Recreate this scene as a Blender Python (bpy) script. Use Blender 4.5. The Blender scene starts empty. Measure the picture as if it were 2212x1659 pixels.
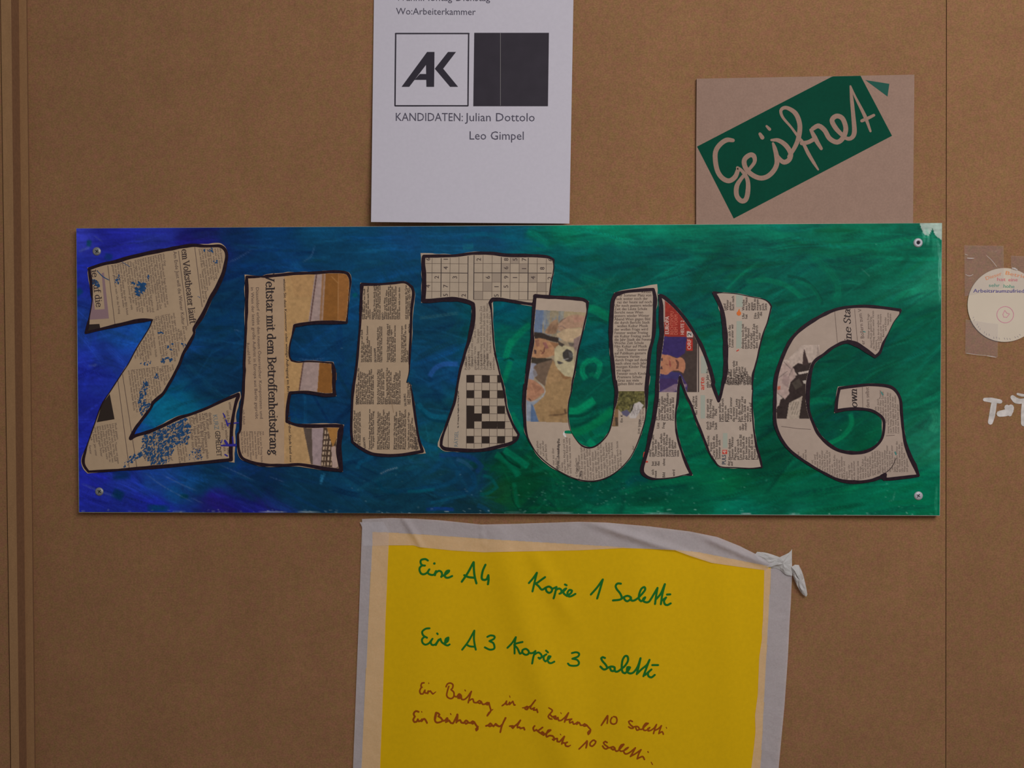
import bpy, math, random
import numpy as np
from mathutils import Vector, Matrix

random.seed(7); rng = np.random.default_rng(7)
SC = bpy.context.scene
COL = SC.collection

# ------------------------------------------------------------------ camera, world, lights, exposure
IMG_W, IMG_H = 2212, 1659
LENS = 35.0
YAW, PITCH = math.radians(1.9), math.radians(-1.3)
DIST, EYE = 1.05, 1.45
cam_d = bpy.data.cameras.new('camera'); cam = bpy.data.objects.new('camera', cam_d); COL.objects.link(cam)
cam_d.lens = LENS; cam_d.sensor_width = 36; cam_d.clip_start = 0.02
FWD = Vector((-math.sin(YAW) * math.cos(PITCH), math.cos(YAW) * math.cos(PITCH), math.sin(PITCH)))
cam.location = Vector((0, 0, EYE)) - FWD * DIST
cam.rotation_euler = (math.pi / 2 + PITCH, 0, YAW)
SC.camera = cam
bpy.context.view_layer.update()
CM = np.array(cam.matrix_world)

world = bpy.data.worlds.new('world'); SC.world = world; world.use_nodes = True
bg = world.node_tree.nodes['Background']
bg.inputs[0].default_value = (0.93, 0.96, 1.0, 1); bg.inputs[1].default_value = 0.20

def area(name, loc, target, sx, sy, power, col):
    l = bpy.data.lights.new(name, 'AREA'); l.shape = 'RECTANGLE'; l.size = sx; l.size_y = sy
    l.energy = power; l.color = col
    o = bpy.data.objects.new(name, l); COL.objects.link(o); o.location = loc
    o.rotation_euler = (Vector(target) - Vector(loc)).to_track_quat('-Z', 'Y').to_euler()
    return o
area('window_light', (0.68, -1.35, 2.2), (0.24, 0, 1.45), 0.9, 0.7, 13.2, (1.0, 0.985, 0.96))
SC.view_settings.view_transform = 'Standard'; SC.view_settings.look = 'None'
SC.view_settings.gamma = 1.0; SC.view_settings.use_curve_mapping = False
SC.view_settings.exposure = 0.0

# ------------------------------------------------------------------ helpers: places, colours
FPX = IMG_W * LENS / 36.0
def PW(pts, d=0.0):
    """points of the wall plane (or of a plane d in front of it) from surveyed photo points"""
    a = np.asarray(pts, float).reshape(-1, 2); n = len(a)
    dd = np.broadcast_to(np.asarray(d, float), (n,))
    v = np.stack([(a[:, 0] - IMG_W / 2) / FPX, -(a[:, 1] - IMG_H / 2) / FPX, -np.ones(n)], 1)
    v = v @ CM[:3, :3].T
    o = CM[:3, 3]
    t = (-dd - o[1]) / v[:, 1]
    return o + v * t[:, None]
def lin(c):
    c = np.asarray(c, float) / 255.0
    return np.where(c <= 0.04045, c / 12.92, ((c + 0.055) / 1.055) ** 2.4)
LIT = 0.57
def alb(c, k=1.0):
    return np.clip(lin(c) / (LIT * k), 0.0, 0.95)

MATS = {}
def mat(name, rgb, rough=0.85, noise=None, bump=None, alpha=1.0, metal=0.0, spec=0.12, k=1.0, raw=False):
    if name in MATS: return MATS[name]
    m = bpy.data.materials.new(name); m.use_nodes = True; nt = m.node_tree
    b = nt.nodes['Principled BSDF']
    c = tuple(rgb) if raw else tuple(alb(rgb, k))
    b.inputs['Base Color'].default_value = (*c, 1); b.inputs['Roughness'].default_value = rough
    b.inputs['Metallic'].default_value = metal; b.inputs['Specular IOR Level'].default_value = spec
    b.inputs['Alpha'].default_value = alpha
    tc = nt.nodes.new('ShaderNodeTexCoord') if (noise or bump) else None
    if noise:
        src = None
        for sc_, amt, st in noise:
            n = nt.nodes.new('ShaderNodeTexNoise'); n.inputs['Scale'].default_value = sc_; n.inputs['Detail'].default_value = 4
            mp = nt.nodes.new('ShaderNodeMapping'); mp.inputs['Scale'].default_value = st
            nt.links.new(tc.outputs['Object'], mp.inputs[0]); nt.links.new(mp.outputs[0], n.inputs['Vector'])
            r = nt.nodes.new('ShaderNodeMapRange'); r.inputs[1].default_value = 0.3; r.inputs[2].default_value = 0.7
            r.inputs[3].default_value = 1 - amt; r.inputs[4].default_value = 1 + amt
            nt.links.new(n.outputs['Fac'], r.inputs[0])
            if src is None: src = r.outputs[0]
            else:
                mm = nt.nodes.new('ShaderNodeMath'); mm.operation = 'MULTIPLY'
                nt.links.new(src, mm.inputs[0]); nt.links.new(r.outputs[0], mm.inputs[1]); src = mm.outputs[0]
        vm = nt.nodes.new('ShaderNodeVectorMath'); vm.operation = 'SCALE'
        vm.inputs[0].default_value = c; nt.links.new(src, vm.inputs['Scale']); nt.links.new(vm.outputs[0], b.inputs['Base Color'])
    if bump:
        n = nt.nodes.new('ShaderNodeTexNoise'); n.inputs['Scale'].default_value = bump[0]; n.inputs['Detail'].default_value = 3
        bp = nt.nodes.new('ShaderNodeBump'); bp.inputs['Strength'].default_value = bump[1]; bp.inputs['Distance'].default_value = bump[2]
        nt.links.new(tc.outputs['Object'], n.inputs['Vector']); nt.links.new(n.outputs['Fac'], bp.inputs['Height'])
        nt.links.new(bp.outputs[0], b.inputs['Normal'])
    MATS[name] = m
    return m
def vmat(name, rough=0.6, bump=None, spec=0.1):
    """material whose paint colour is stored per vertex"""
    if name in MATS: return MATS[name]
    m = mat(name, (128, 128, 128), rough, bump=bump, spec=spec); nt = m.node_tree
    a = nt.nodes.new('ShaderNodeAttribute'); a.attribute_name = 'paint'
    nt.links.new(a.outputs['Color'], nt.nodes['Principled BSDF'].inputs['Base Color'])
    return m

WLOC = {}
def reg(o, loc, parent):
    WLOC[o.name] = np.array(loc, float)
    if parent is not None:
        o.parent = parent; o.location = Vector(np.array(loc) - WLOC[parent.name])
    else: o.location = Vector(loc)
def tag(o, label=None, cat=None, group=None, kind=None):
    if label: o['label'] = label
    if cat: o['category'] = cat
    if group: o['group'] = group
    if kind: o['kind'] = kind
    return o
def empty(name, loc, parent=None, **k):
    o = bpy.data.objects.new(name, None); COL.objects.link(o); o.empty_display_size = 0.02
    reg(o, loc, parent); return tag(o, **k)
def mk(name, V, F, m, parent=None, smooth=False, colors=None, matidx=None, **k):
    V = np.asarray(V, float); c = (V.min(0) + V.max(0)) / 2
    me = bpy.data.meshes.new(name)
    me.from_pydata((V - c).tolist(), [], [tuple(int(i) for i in f) for f in F] if not isinstance(F, np.ndarray) else F.tolist())
    ms = m if isinstance(m, (list, tuple)) else [m]
    for x in ms: me.materials.append(x)
    if matidx is not None: me.polygons.foreach_set('material_index', matidx)
    if colors is not None:
        at = me.attributes.new('paint', 'FLOAT_COLOR', 'POINT')
        cc = np.ones((len(V), 4)); cc[:, :3] = colors
        at.data.foreach_set('color', cc.ravel())
    if smooth: me.polygons.foreach_set('use_smooth', [True] * len(me.polygons))
    me.update()
    o = bpy.data.objects.new(name, me); COL.objects.link(o); reg(o, c, parent)
    return tag(o, **k)

def C(x0, y0, s, pts):
    """survey crop coordinates -> photo pixels (extra columns kept)"""
    out = []
    for p in pts: out.append((x0 + p[0] * s, y0 + p[1] * s) + tuple(p[2:]))
    return out
def inside(P, poly):
    x, y = P[:, 0], P[:, 1]; r = np.zeros(len(P), bool); n = len(poly)
    for i in range(n):
        x1, y1 = poly[i][:2]; x2, y2 = poly[(i + 1) % n][:2]
        if y1 == y2: continue
        c = ((y1 > y) != (y2 > y)) & (x < (x2 - x1) * (y - y1) / (y2 - y1) + x1)
        r ^= c
    return r
def smooth_path(pts, closed=False, corner=48, step=4.0):
    """Catmull-Rom through the points, keeping sharp corners sharp"""
    P = np.array(pts, float); n = len(P)
    if n < 3: return P
    def ang(i):
        a = P[i, :2] - P[(i - 1) % n, :2]; b = P[(i + 1) % n, :2] - P[i, :2]
        return math.degrees(abs(math.atan2(a[0] * b[1] - a[1] * b[0], a @ b)))
    isc = [ang(i) > corner for i in range(n)]
    if not closed: isc[0] = isc[-1] = True
    out = []
    rng_ = range(n) if closed else range(n - 1)
    for i in rng_:
        p1, p2 = P[i], P[(i + 1) % n]
        p0 = p1 - (p2 - p1) if isc[i] else P[(i - 1) % n]
        p3 = p2 + (p2 - p1) if isc[(i + 1) % n] else P[(i + 2) % n]
        k = max(1, int(np.linalg.norm(p2[:2] - p1[:2]) / step))
        for j in range(k):
            t = j / k
            q = 0.5 * ((2 * p1) + (-p0 + p2) * t + (2 * p0 - 5 * p1 + 4 * p2 - p3) * t * t + (-p0 + 3 * p1 - 3 * p2 + p3) * t ** 3)
            q[2:] = p1[2:] * (1 - t) + p2[2:] * t
            out.append(q)
    if not closed: out.append(P[-1])
    return np.array(out)
def wob(n, scale=8, seed=0):
    r = np.random.default_rng(seed); k = max(4, n // scale)
    v = r.uniform(-1, 1, k + 1); return np.interp(np.linspace(0, k, n), np.arange(k + 1), v)

class Flat:
    """collects flat shapes in photo pixels, later laid on a plane; each piece becomes an object of its own"""
    def __init__(s, auto=False): s.v = []; s.f = []; s.z = []; s.lv = 0; s.pc = []; s.p = 0; s.auto = auto; s.deep = False
    def mark(s): s.p += 1
    def poly(s, pts, dz=0.0):
        if s.auto and not s.deep: s.p += 1
        b = len(s.v)
        for p in pts: s.v.append((p[0], p[1])); s.z.append(dz)
        s.f.append(tuple(range(b, b + len(pts)))); s.pc.append(s.p)
    def stroke(s, pts, w=None, closed=False, smooth=True, corner=95, nib=None, step=3.0, cap=8, clip=None):
        """pen line: a quad per segment, a round joint per vertex"""
        if s.auto and not s.deep: s.p += 1
        was, s.deep = s.deep, True
        P = [tuple(p) + ((w,) if len(p) < 3 else ()) for p in pts]
        if clip is not None:
            q = np.linspace(0, 1, 90); A = np.array([p[:3] for p in P], float); t = np.linspace(0, 1, len(A)); A = np.stack([np.interp(q, t, A[:, i]) for i in range(3)], 1)
        else: A = smooth_path([p[:3] for p in P], closed, corner, step) if (smooth and len(P) > 2) else np.array([p[:3] for p in P], float)
        ok = inside(A[:, :2], clip) if clip is not None else np.ones(len(A), bool)
        n = len(A); m = n if closed else n - 1
        for i in range(m):
            if not (ok[i] and ok[(i + 1) % n]): continue
            a, b = A[i], A[(i + 1) % n]; d = b[:2] - a[:2]; L = np.hypot(*d)
            if L < 1e-6: continue
            s.lv = (s.lv + 1) % 61; z = s.lv * 8e-7
            if nib: ha = hb = math.sqrt((nib[0] * d[1] / L) ** 2 + (nib[1] * d[0] / L) ** 2)
            else: ha, hb = a[2] / 2, b[2] / 2
            nx, ny = -d[1] / L, d[0] / L
            s.poly([(a[0] + nx * ha, a[1] + ny * ha), (b[0] + nx * hb, b[1] + ny * hb), (b[0] - nx * hb, b[1] - ny * hb), (a[0] - nx * ha, a[1] - ny * ha)], z)
        if cap and clip is None:
            for i in range(n):
                s.lv = (s.lv + 1) % 61; z = 5e-5 + s.lv * 8e-7
                rx, ry = (nib if nib else (A[i][2] / 2,) * 2)
                s.poly([(A[i][0] + rx * math.cos(t), A[i][1] + ry * math.sin(t)) for t in np.linspace(0, 2 * math.pi, cap, endpoint=False)], z)
        s.deep = was
    def dot(s, x, y, r, n=10): s.poly([(x + r * math.cos(t), y + r * math.sin(t)) for t in np.linspace(0, 2 * math.pi, n, endpoint=False)], 1.05e-4)
    def build(s, name, m, parent, d, **k):
        if not s.v: return None
        V = np.array(s.v, float); Z = np.array(s.z); o = None; groups = {}
        for f, p in zip(s.f, s.pc): groups.setdefault(p, []).append(f)
        for p, fs in groups.items():
            use = sorted({i for f in fs for i in f}); mp = {a: i for i, a in enumerate(use)}; v = V[use]
            dd = (d(v) if callable(d) else d) + Z[use]
            o = mk(name, PW(v, dd), [tuple(mp[i] for i in f) for f in fs], m, parent, **k)
        return o

def slab(name, pts, m, parent, d0, d1, side=None, **k):
    """a cut sheet: outline at depth d1 in front, walls back to d0"""
    n = len(pts); A = PW([p[:2] for p in pts], d1); B = PW([p[:2] for p in pts], d1).copy(); B[:, 1] = -d0
    V = np.vstack([A, B]); F = [tuple(range(n))] + [(i, (i + 1) % n, n + (i + 1) % n, n + i) for i in range(n)] + [tuple(range(2 * n - 1, n - 1, -1))]
    ms = [m, side or m]
    return mk(name, V, F, ms, parent, matidx=[0] + [1] * n + [1], **k)
def box(name, lo, hi, m, parent=None, **k):
    x0, y0, z0 = lo; x1, y1, z1 = hi
    V = [(x0, y0, z0), (x1, y0, z0), (x1, y1, z0), (x0, y1, z0), (x0, y0, z1), (x1, y0, z1), (x1, y1, z1), (x0, y1, z1)]
    F = [(0, 3, 2, 1), (4, 5, 6, 7), (0, 1, 5, 4), (1, 2, 6, 5), (2, 3, 7, 6), (3, 0, 4, 7)]
    return mk(name, V, F, m, parent, **k)
def grid(name, L, R, n, mcount, dfun, m, parent, zone=None, **k):
    """sheet between two edge lines (photo px), with its own relief"""
    L = np.array(L, float); R = np.array(R, float)
    def res(A, q):
        s = np.r_[0, np.cumsum(np.hypot(*np.diff(A, axis=0).T))]; t = np.linspace(0, s[-1], q)
        return np.stack([np.interp(t, s, A[:, 0]), np.interp(t, s, A[:, 1])], 1)
    a, b = res(L, n), res(R, n); t = np.linspace(0, 1, mcount)
    G = a[:, None, :] * (1 - t)[None, :, None] + b[:, None, :] * t[None, :, None]
    P = G.reshape(-1, 2); V = PW(P, dfun(P))
    F = [(i * mcount + j, i * mcount + j + 1, (i + 1) * mcount + j + 1, (i + 1) * mcount + j) for i in range(n - 1) for j in range(mcount - 1)]
    mi = inside(P[np.array(F)].mean(1), zone).astype(int) if zone is not None else None
    return mk(name, V, F, m, parent, smooth=True, matidx=mi, **k)

# ------------------------------------------------------------------ lettering
GL = {}
def _gl_raw(s):
    cu = bpy.data.curves.new('t', 'FONT'); cu.body = s; cu.size = 1; cu.resolution_u = 2
    ob = bpy.data.objects.new('t', cu); COL.objects.link(ob)
    dg = bpy.context.evaluated_depsgraph_get(); me = ob.evaluated_get(dg).to_mesh()
    V = np.array([v.co[:2] for v in me.vertices]) if len(me.vertices) else np.zeros((0, 2)); F = [tuple(p.vertices) for p in me.polygons]
    ob.evaluated_get(dg).to_mesh_clear(); bpy.data.objects.remove(ob); bpy.data.curves.remove(cu)
    return V, F
_bar = None
def glyph(c):
    global _bar
    if c not in GL:
        if _bar is None: _bar = _gl_raw('|')[0][:, 0].max()
        if c == ' ': GL[c] = (np.zeros((0, 2)), [], 0.3)
        else:
            V, F = _gl_raw(c); adv = _gl_raw(c + '|')[0][:, 0].max() - _bar
            GL[c] = (V, F, adv)
    return GL[c]
XH = None
def xheight():
    global XH
    if XH is None: XH = glyph('x')[0][:, 1].max()
    return XH

# serif skeletons (x-height 1), written with a broad nib
SER = {
 'V': ([[(0, 1.45), (.5, 0)], [(.5, 0), (1, 1.45)], [(-.15, 1.45), (.22, 1.45)], [(.8, 1.45), (1.15, 1.45)]], 1.1),
 'B': ([[(.2, 0), (.2, 1.45)], [(0, 1.45), (.55, 1.45), (.8, 1.1), (.55, .8), (.25, .78)], [(.5, .78), (.9, .55), (.85, .12), (.5, 0), (0, 0)]], 1.05),
 'S': ([[(.78, 1.15), (.7, 1.4), (.4, 1.47), (.15, 1.2), (.25, .9), (.6, .65), (.8, .35), (.6, .02), (.3, 0), (.1, .3)]], .92),
 'e': ([[(.14, .56), (.8, .56), (.72, .88), (.46, 1), (.18, .82), (.1, .48), (.22, .13), (.5, 0), (.8, .18)]], .92),
 'l': ([[(.22, 1.5), (.22, 0)], [(0, 0), (.44, 0)], [(.02, 1.47), (.22, 1.5)]], .46),
 't': ([[(.24, 1.3), (.24, .2), (.36, 0), (.58, .08)], [(0, 1), (.52, 1)]], .6),
 's': ([[(.62, .75), (.45, 1), (.18, .92), (.16, .7), (.5, .48), (.64, .25), (.45, 0), (.2, .03), (.1, .28)]], .74),
 'a': ([[(.15, .8), (.35, 1), (.6, .9), (.63, .6), (.63, .15), (.82, 0)], [(.6, .58), (.25, .45), (.1, .2), (.3, 0), (.6, .22)]], .88),
 'r': ([[(.22, 1), (.22, 0)], [(0, 0), (.46, 0)], [(0, .97), (.22, 1)], [(.22, .7), (.45, .98), (.66, .9)]], .68),
 'm': ([[(.2, 1), (.2, 0)], [(0, 0), (.4, 0)], [(0, .97), (.2, 1)], [(.2, .75), (.45, 1), (.66, .85), (.66, 0)], [(.5, 0), (.82, 0)], [(.66, .75), (.92, 1), (1.12, .85), (1.12, 0)], [(.98, 0), (1.3, 0)]], 1.36),
 'n': ([[(.2, 1), (.2, 0)], [(0, 0), (.4, 0)], [(0, .97), (.2, 1)], [(.2, .75), (.48, 1), (.7, .85), (.7, 0)], [(.52, 0), (.9, 0)]], .96),
 'h': ([[(.2, 1.5), (.2, 0)], [(0, 0), (.4, 0)], [(0, 1.47), (.2, 1.5)], [(.2, .75), (.48, 1), (.7, .85), (.7, 0)], [(.52, 0), (.9, 0)]], .96),
 'u': ([[(.2, 1), (.2, .2), (.4, 0), (.7, .2)], [(.7, 1), (.7, 0), (.9, 0)], [(0, 1), (.2, 1)], [(.52, 1), (.7, 1)]], .96),
 'ä': ([[(.15, .8), (.35, 1), (.6, .9), (.63, .6), (.63, .15), (.82, 0)], [(.6, .58), (.25, .45), (.1, .2), (.3, 0), (.6, .22)], [(.24, 1.35), (.26, 1.37)], [(.56, 1.35), (.58, 1.37)]], .88),
 'i': ([[(.22, 1), (.22, 0)], [(0, 0), (.44, 0)], [(0, .97), (.22, 1)], [(.2, 1.36), (.22, 1.4)]], .46),
 'd': ([[(.7, 1.5), (.7, 0), (.9, 0)], [(.52, 1.47), (.7, 1.5)], [(.68, .85), (.42, 1), (.16, .8), (.1, .45), (.2, .1), (.42, 0), (.68, .2)]], .98),
 'o': ([[(.45, 1), (.16, .82), (.1, .5), (.18, .16), (.45, 0), (.74, .18), (.82, .5), (.74, .84), (.45, 1)]], .94),
 'f': ([[(.24, 0), (.24, 1.2), (.36, 1.48), (.62, 1.42)], [(0, 1), (.5, 1)], [(.02, 0), (.48, 0)]], .56),
 'k': ([[(.2, 1.5), (.2, 0)], [(0, 0), (.4, 0)], [(.75, 1), (.25, .45)], [(.35, .55), (.8, 0)], [(.62, 1), (.9, 1)], [(.68, 0), (.95, 0)]], .92),
 'g': ([[(.4, 1), (.14, .7), (.38, .4), (.66, .7), (.4, 1)], [(.6, .9), (.85, .98)], [(.28, .42), (.16, .2), (.6, .05), (.78, -.2), (.45, -.48), (.1, -.3), (.3, -.02)]], .86),
 'w': ([[(.1, 1), (.38, 0)], [(.38, 0), (.62, 1)], [(.62, 1), (.9, 0)], [(.9, 0), (1.15, 1)], [(-.02, 1), (.28, 1)], [(1, 1), (1.28, 1)]], 1.26),
 ' ': ([], .42)}
def serif(fl, text, a, b, xh, italic=0.0, thick=.115, thin=.045, smooth=True):
    fl.mark(); was, fl.deep = fl.deep, True
    a = np.array(a, float); b = np.array(b, float); L = np.hypot(*(b - a)); r = (b - a) / L; u = np.array([r[1], -r[0]])
    tot = sum(SER[c][1] for c in text); sx = L / tot; x = 0.0
    # nib ellipse in the text frame -> axis aligned only for upright/rotated text
    rot = abs(r[1]) > abs(r[0])
    nib = (thin * xh, thick * xh) if rot else (thick * xh, thin * xh)
    for c in text:
        st, adv = SER[c]
        for line in st:
            pts = [tuple(a + r * ((x + p[0] + italic * p[1]) * sx) + u * (p[1] * xh)) for p in line]
            fl.stroke([(p[0], p[1], 1) for p in pts], smooth=smooth and len(pts) > 2, corner=70, nib=nib, step=max(1.2, xh * .22), cap=6)
        x += adv
    fl.deep = was
def sans(fl, text, a, b=None, xh=5.0, cond=1.0, clip=None, bold=0.0):
    """font lettering fitted between a and b (or set at natural width times cond)"""
    fl.mark(); a = np.array(a, float); k = xh / xheight()
    tot = sum(glyph(c)[2] for c in text)
    if b is not None:
        b = np.array(b, float); L = np.hypot(*(b - a)); r = (b - a) / L; sx = L / tot
    u = np.array([r[1], -r[0]]); x = 0.0
    for c in text:
        V, F, adv = glyph(c)
        if len(V):
            for off in ((0, bold) if bold else (0,)):
                W = a + np.outer((V[:, 0] + x) * sx + off, r) + np.outer(V[:, 1] * k, u)
                base = len(fl.v); fl.v += [tuple(w) for w in W]; fl.z += [off * 1e-5] * len(W)
                fl.f += [tuple(i + base for i in f) for f in F]; fl.pc += [fl.p] * len(F)
        x += adv
WORDS = ('und die der das von mit dem ein auf aus bei nach noch wird sind hat sich Jahr neue Stadt Land mehr viele immer Leute Kinder heute gestern morgen '
         'Theater Publikum Bericht Frage Zeit Woche Film Musik Premiere Bild Seite Abend Schule Arbeit Haus Platz Uhr kommen gehen wollen sagen denken '
         'zwischen gegen ohne durch weiter wieder Freitag Sommer Winter Garten Fenster Wasser Wien Linz Graz über unter Kultur Verein').split()
def fill_text(fl, region, r, pitch, xh, clip, cond=0.92, dens=1.0, seed=1, bold=0.0):
    """set running text lines over a region, keeping only glyphs that lie on the cut-out"""
    rr = random.Random(seed)
    R = np.array([p[:2] for p in region], float); r = np.array(r, float); r /= np.hypot(*r); u = np.array([r[1], -r[0]])
    t = R @ r; s = R @ u
    k = xh / xheight(); sx = k * cond
    y = s.max() - xh * 1.1; items = []
    while y > s.min() + xh * .1:
        # extent of this line inside the region
        ts = []
        n = len(R)
        ym = y + xh * .5
        for i in range(n):
            s1, s2, t1, t2 = s[i], s[(i + 1) % n], t[i], t[(i + 1) % n]
            if (s1 > ym) != (s2 > ym): ts.append(t1 + (t2 - t1) * (ym - s1) / (s2 - s1))
        ts.sort()
        if len(ts) >= 2:
            x, x1 = ts[0], ts[-1]
            if rr.random() < .12: x1 = x + (x1 - x) * rr.uniform(.35, .9)
            if rr.random() < .08: x += xh * 1.6
            while True:
                w = rr.choice(WORDS)
                wl = sum(glyph(c)[2] for c in w) * sx
                if x + wl > x1 + xh: break
                if rr.random() < dens:
                    xx = x
                    for c in w: items.append((c, xx, y)); xx += glyph(c)[2] * sx
                x += wl + .32 * sx
        y -= pitch
    if not items: return
    cen = np.array([np.array([i[1] + xh * .3, i[2] + xh * .5]) for i in items])
    W = cen[:, :1] * r + cen[:, 1:] * u
    ok = inside(W, region) & inside(W, clip)
    for it, o in zip(items, ok):
        if not o: continue
        V, F, adv = glyph(it[0])
        if not len(V): continue
        for off in ((0, bold) if bold else (0,)):
          Q = np.outer(V[:, 0] * sx + it[1] + off, r) + np.outer(V[:, 1] * k + it[2], u)
          b = len(fl.v); fl.v += [tuple(q) for q in Q]; fl.z += [off * 1e-5] * len(Q); fl.f += [tuple(i + b for i in f) for f in F]; fl.pc += [fl.p] * len(F)
def speckle(fl, poly, n, r0, r1, clip=None, seed=3, ang=0.0, stretch=1.8):
    rr = np.random.default_rng(seed); P = np.array([p[:2] for p in poly]); lo, hi = P.min(0), P.max(0)
    q = rr.uniform(lo, hi, (n * 3, 2)); ok = inside(q, poly)
    if clip is not None: ok &= inside(q, clip)
    q = q[ok][:n]
    for i, (x, y) in enumerate(q):
        R = r0 + (r1 - r0) * rr.random() ** 2.2; a = ang + rr.normal(0, .35); ca, sa = math.cos(a), math.sin(a); kk = 7
        pts = []
        for j in range(kk):
            t = 2 * math.pi * j / kk; rad = R * rr.uniform(.55, 1.25); ex, ey = rad * math.cos(t) * stretch, rad * math.sin(t)
            pts.append((x + ex * ca - ey * sa, y + ex * sa + ey * ca))
        fl.poly(pts, (i % 640) * 3e-7)

class Canvas:
    """paint layer: colours per vertex of a fine grid over a photo-pixel rectangle"""
    def __init__(s, x0, y0, x1, y1, step):
        s.nx = int((x1 - x0) / step) + 1; s.ny = int((y1 - y0) / step) + 1
        s.x = np.linspace(x0, x1, s.nx); s.y = np.linspace(y0, y1, s.ny); s.X, s.Y = np.meshgrid(s.x, s.y)
        s.c = np.zeros((s.ny, s.nx, 3)); s.st = step
    def win(s, x0, y0, x1, y1):
        i0, i1 = np.searchsorted(s.x, [x0, x1]); j0, j1 = np.searchsorted(s.y, [y0, y1])
        return slice(j0, min(j1 + 1, s.ny)), slice(i0, min(i1 + 1, s.nx))
    def fill(s, poly, col, a=1.0):
        P = np.array([p[:2] for p in poly]); w = s.win(P[:, 0].min(), P[:, 1].min(), P[:, 0].max(), P[:, 1].max())
        X, Y = s.X[w], s.Y[w]
        if X.size == 0: return
        m = inside(np.stack([X.ravel(), Y.ravel()], 1), poly).reshape(X.shape)
        s.c[w] = np.where(m[..., None], s.c[w] * (1 - a) + np.array(col, float) * a, s.c[w])
    def brush(s, pts, w, col, a=1.0, bristle=.5, seed=0, fade=.15, smooth=True, edge=.75):
        A = smooth_path([(p[0], p[1]) for p in pts], step=8) if (smooth and len(pts) > 2) else np.array(pts, float)[:, :2]
        wn = s.win(A[:, 0].min() - w, A[:, 1].min() - w, A[:, 0].max() + w, A[:, 1].max() + w); X, Y = s.X[wn], s.Y[wn]
        if X.size == 0: return
        best = np.full(X.shape, 1e9); sd = np.zeros(X.shape); al = np.zeros(X.shape); acc = 0.0
        for i in range(len(A) - 1):
            d = A[i + 1] - A[i]; L = np.hypot(*d)
            if L < 1e-6: continue
            t = np.clip(((X - A[i, 0]) * d[0] + (Y - A[i, 1]) * d[1]) / L / L, 0, 1)
            dx, dy = X - A[i, 0] - t * d[0], Y - A[i, 1] - t * d[1]; q = np.hypot(dx, dy); m = q < best
            best = np.where(m, q, best); sd = np.where(m, (dx * -d[1] + dy * d[0]) / L, sd); al = np.where(m, acc + t * L, al); acc += L
        h = w / 2; r = np.random.default_rng(seed); bn = r.uniform(0, 1, 40)
        pr = np.interp(np.clip(sd / h, -1.2, 1.2) * 14 + 20 + 0.4 * np.sin(al * .05 + seed), np.arange(40), bn)
        g = np.clip((1 - best / h) / (1 - edge), 0, 1)
        g *= (1 - bristle) + bristle * pr
        if fade > 0: g *= np.clip(al / (acc * fade + 1e-6), .0, 1) ** .5 * np.clip((acc - al) / (acc * fade + 1e-6), 0, 1) ** .5
        g = (g * a)[..., None]; s.c[wn] = s.c[wn] * (1 - g) + np.array(col, float) * g
    def noise(s, scale, amt, seed=0, sx=1.0, sy=1.0):
        r = np.random.default_rng(seed); gx = max(3, int((s.x[-1] - s.x[0]) / scale / sx) + 2); gy = max(3, int((s.y[-1] - s.y[0]) / scale / sy) + 2)
        G = r.normal(0, 1, (gy, gx)); u = np.linspace(0, gx - 1.001, s.nx); v = np.linspace(0, gy - 1.001, s.ny)
        i = u.astype(int); j = v.astype(int); fu = (u - i); fv = (v - j)[:, None]; fu = fu * fu * (3 - 2 * fu); fv = fv * fv * (3 - 2 * fv)
        g = (G[j][:, i] * (1 - fu) + G[j][:, i + 1] * fu) * (1 - fv) + (G[j + 1][:, i] * (1 - fu) + G[j + 1][:, i + 1] * fu) * fv
        s.c *= (1 + amt * g)[..., None]
    def blur(s, n=1):
        for _ in range(n):
            p = np.pad(s.c, ((1, 1), (1, 1), (0, 0)), mode='edge')
            s.c = (p[:-2, 1:-1] + p[2:, 1:-1] + p[1:-1, :-2] + p[1:-1, 2:] + 2 * p[1:-1, 1:-1]) / 6
    def build(s, name, m, parent, d, clip=None, k=1.0, warp=None, **kw):
        P = np.stack([s.X.ravel(), s.Y.ravel()], 1); col = alb(np.clip(s.c.reshape(-1, 3), 0, 255), k)
        if warp is not None: P = warp(P)
        idx = np.arange(s.nx * s.ny).reshape(s.ny, s.nx)
        F = np.stack([idx[:-1, :-1].ravel(), idx[1:, :-1].ravel(), idx[1:, 1:].ravel(), idx[:-1, 1:].ravel()], 1)
        if clip is not None:
            cen = P[F].mean(1); F = F[inside(cen, clip)]
            use = np.unique(F); mp = np.full(len(P), -1); mp[use] = np.arange(len(use)); F = mp[F]; P = P[use]; col = col[use]
        return mk(name, PW(P, d), F, m, parent, colors=col, **kw)

# ------------------------------------------------------------------ materials
MDF = mat('mdf_board', (121, 88, 61), .8, noise=[(3.2, .05, (1, 1, 1)), (26, .04, (1, 1, 1)), (130, .06, (1, 1, 1)), (520, .17, (1, 1, 1.3))], bump=(700, .2, .0004))
MDF_TRIM = mat('mdf_trim', (128, 96, 66), .8, noise=[(5, .05, (1, 1, .1)), (200, .05, (1, 1, .2)), (600, .07, (1, 1, 1))])
GAP = mat('dark_gap', (45, 30, 20), .95)
FLOORM = mat('floor_boards', (120, 100, 80), .6, noise=[(6, .15, (8, 1, 1)), (60, .1, (8, 1, 1))])
INK = mat('black_marker', (34, 21, 28), .5, noise=[(300, .25, (1, 1, 1))], spec=.12)
PRINT = mat('newspaper_ink', (84, 68, 64), .85)
PRINT_SOFT = mat('newspaper_ink_soft', (104, 90, 80), .85)
PRINT_DARK = mat('newspaper_ink_dark', (52, 44, 44), .8)
def paper(name, c, k=1.0): return mat(name, c, .85, noise=[(18, .05, (1, 1, 1)), (160, .035, (1, 1, 1))], bump=(60, .25, .0012), k=k)
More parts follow.
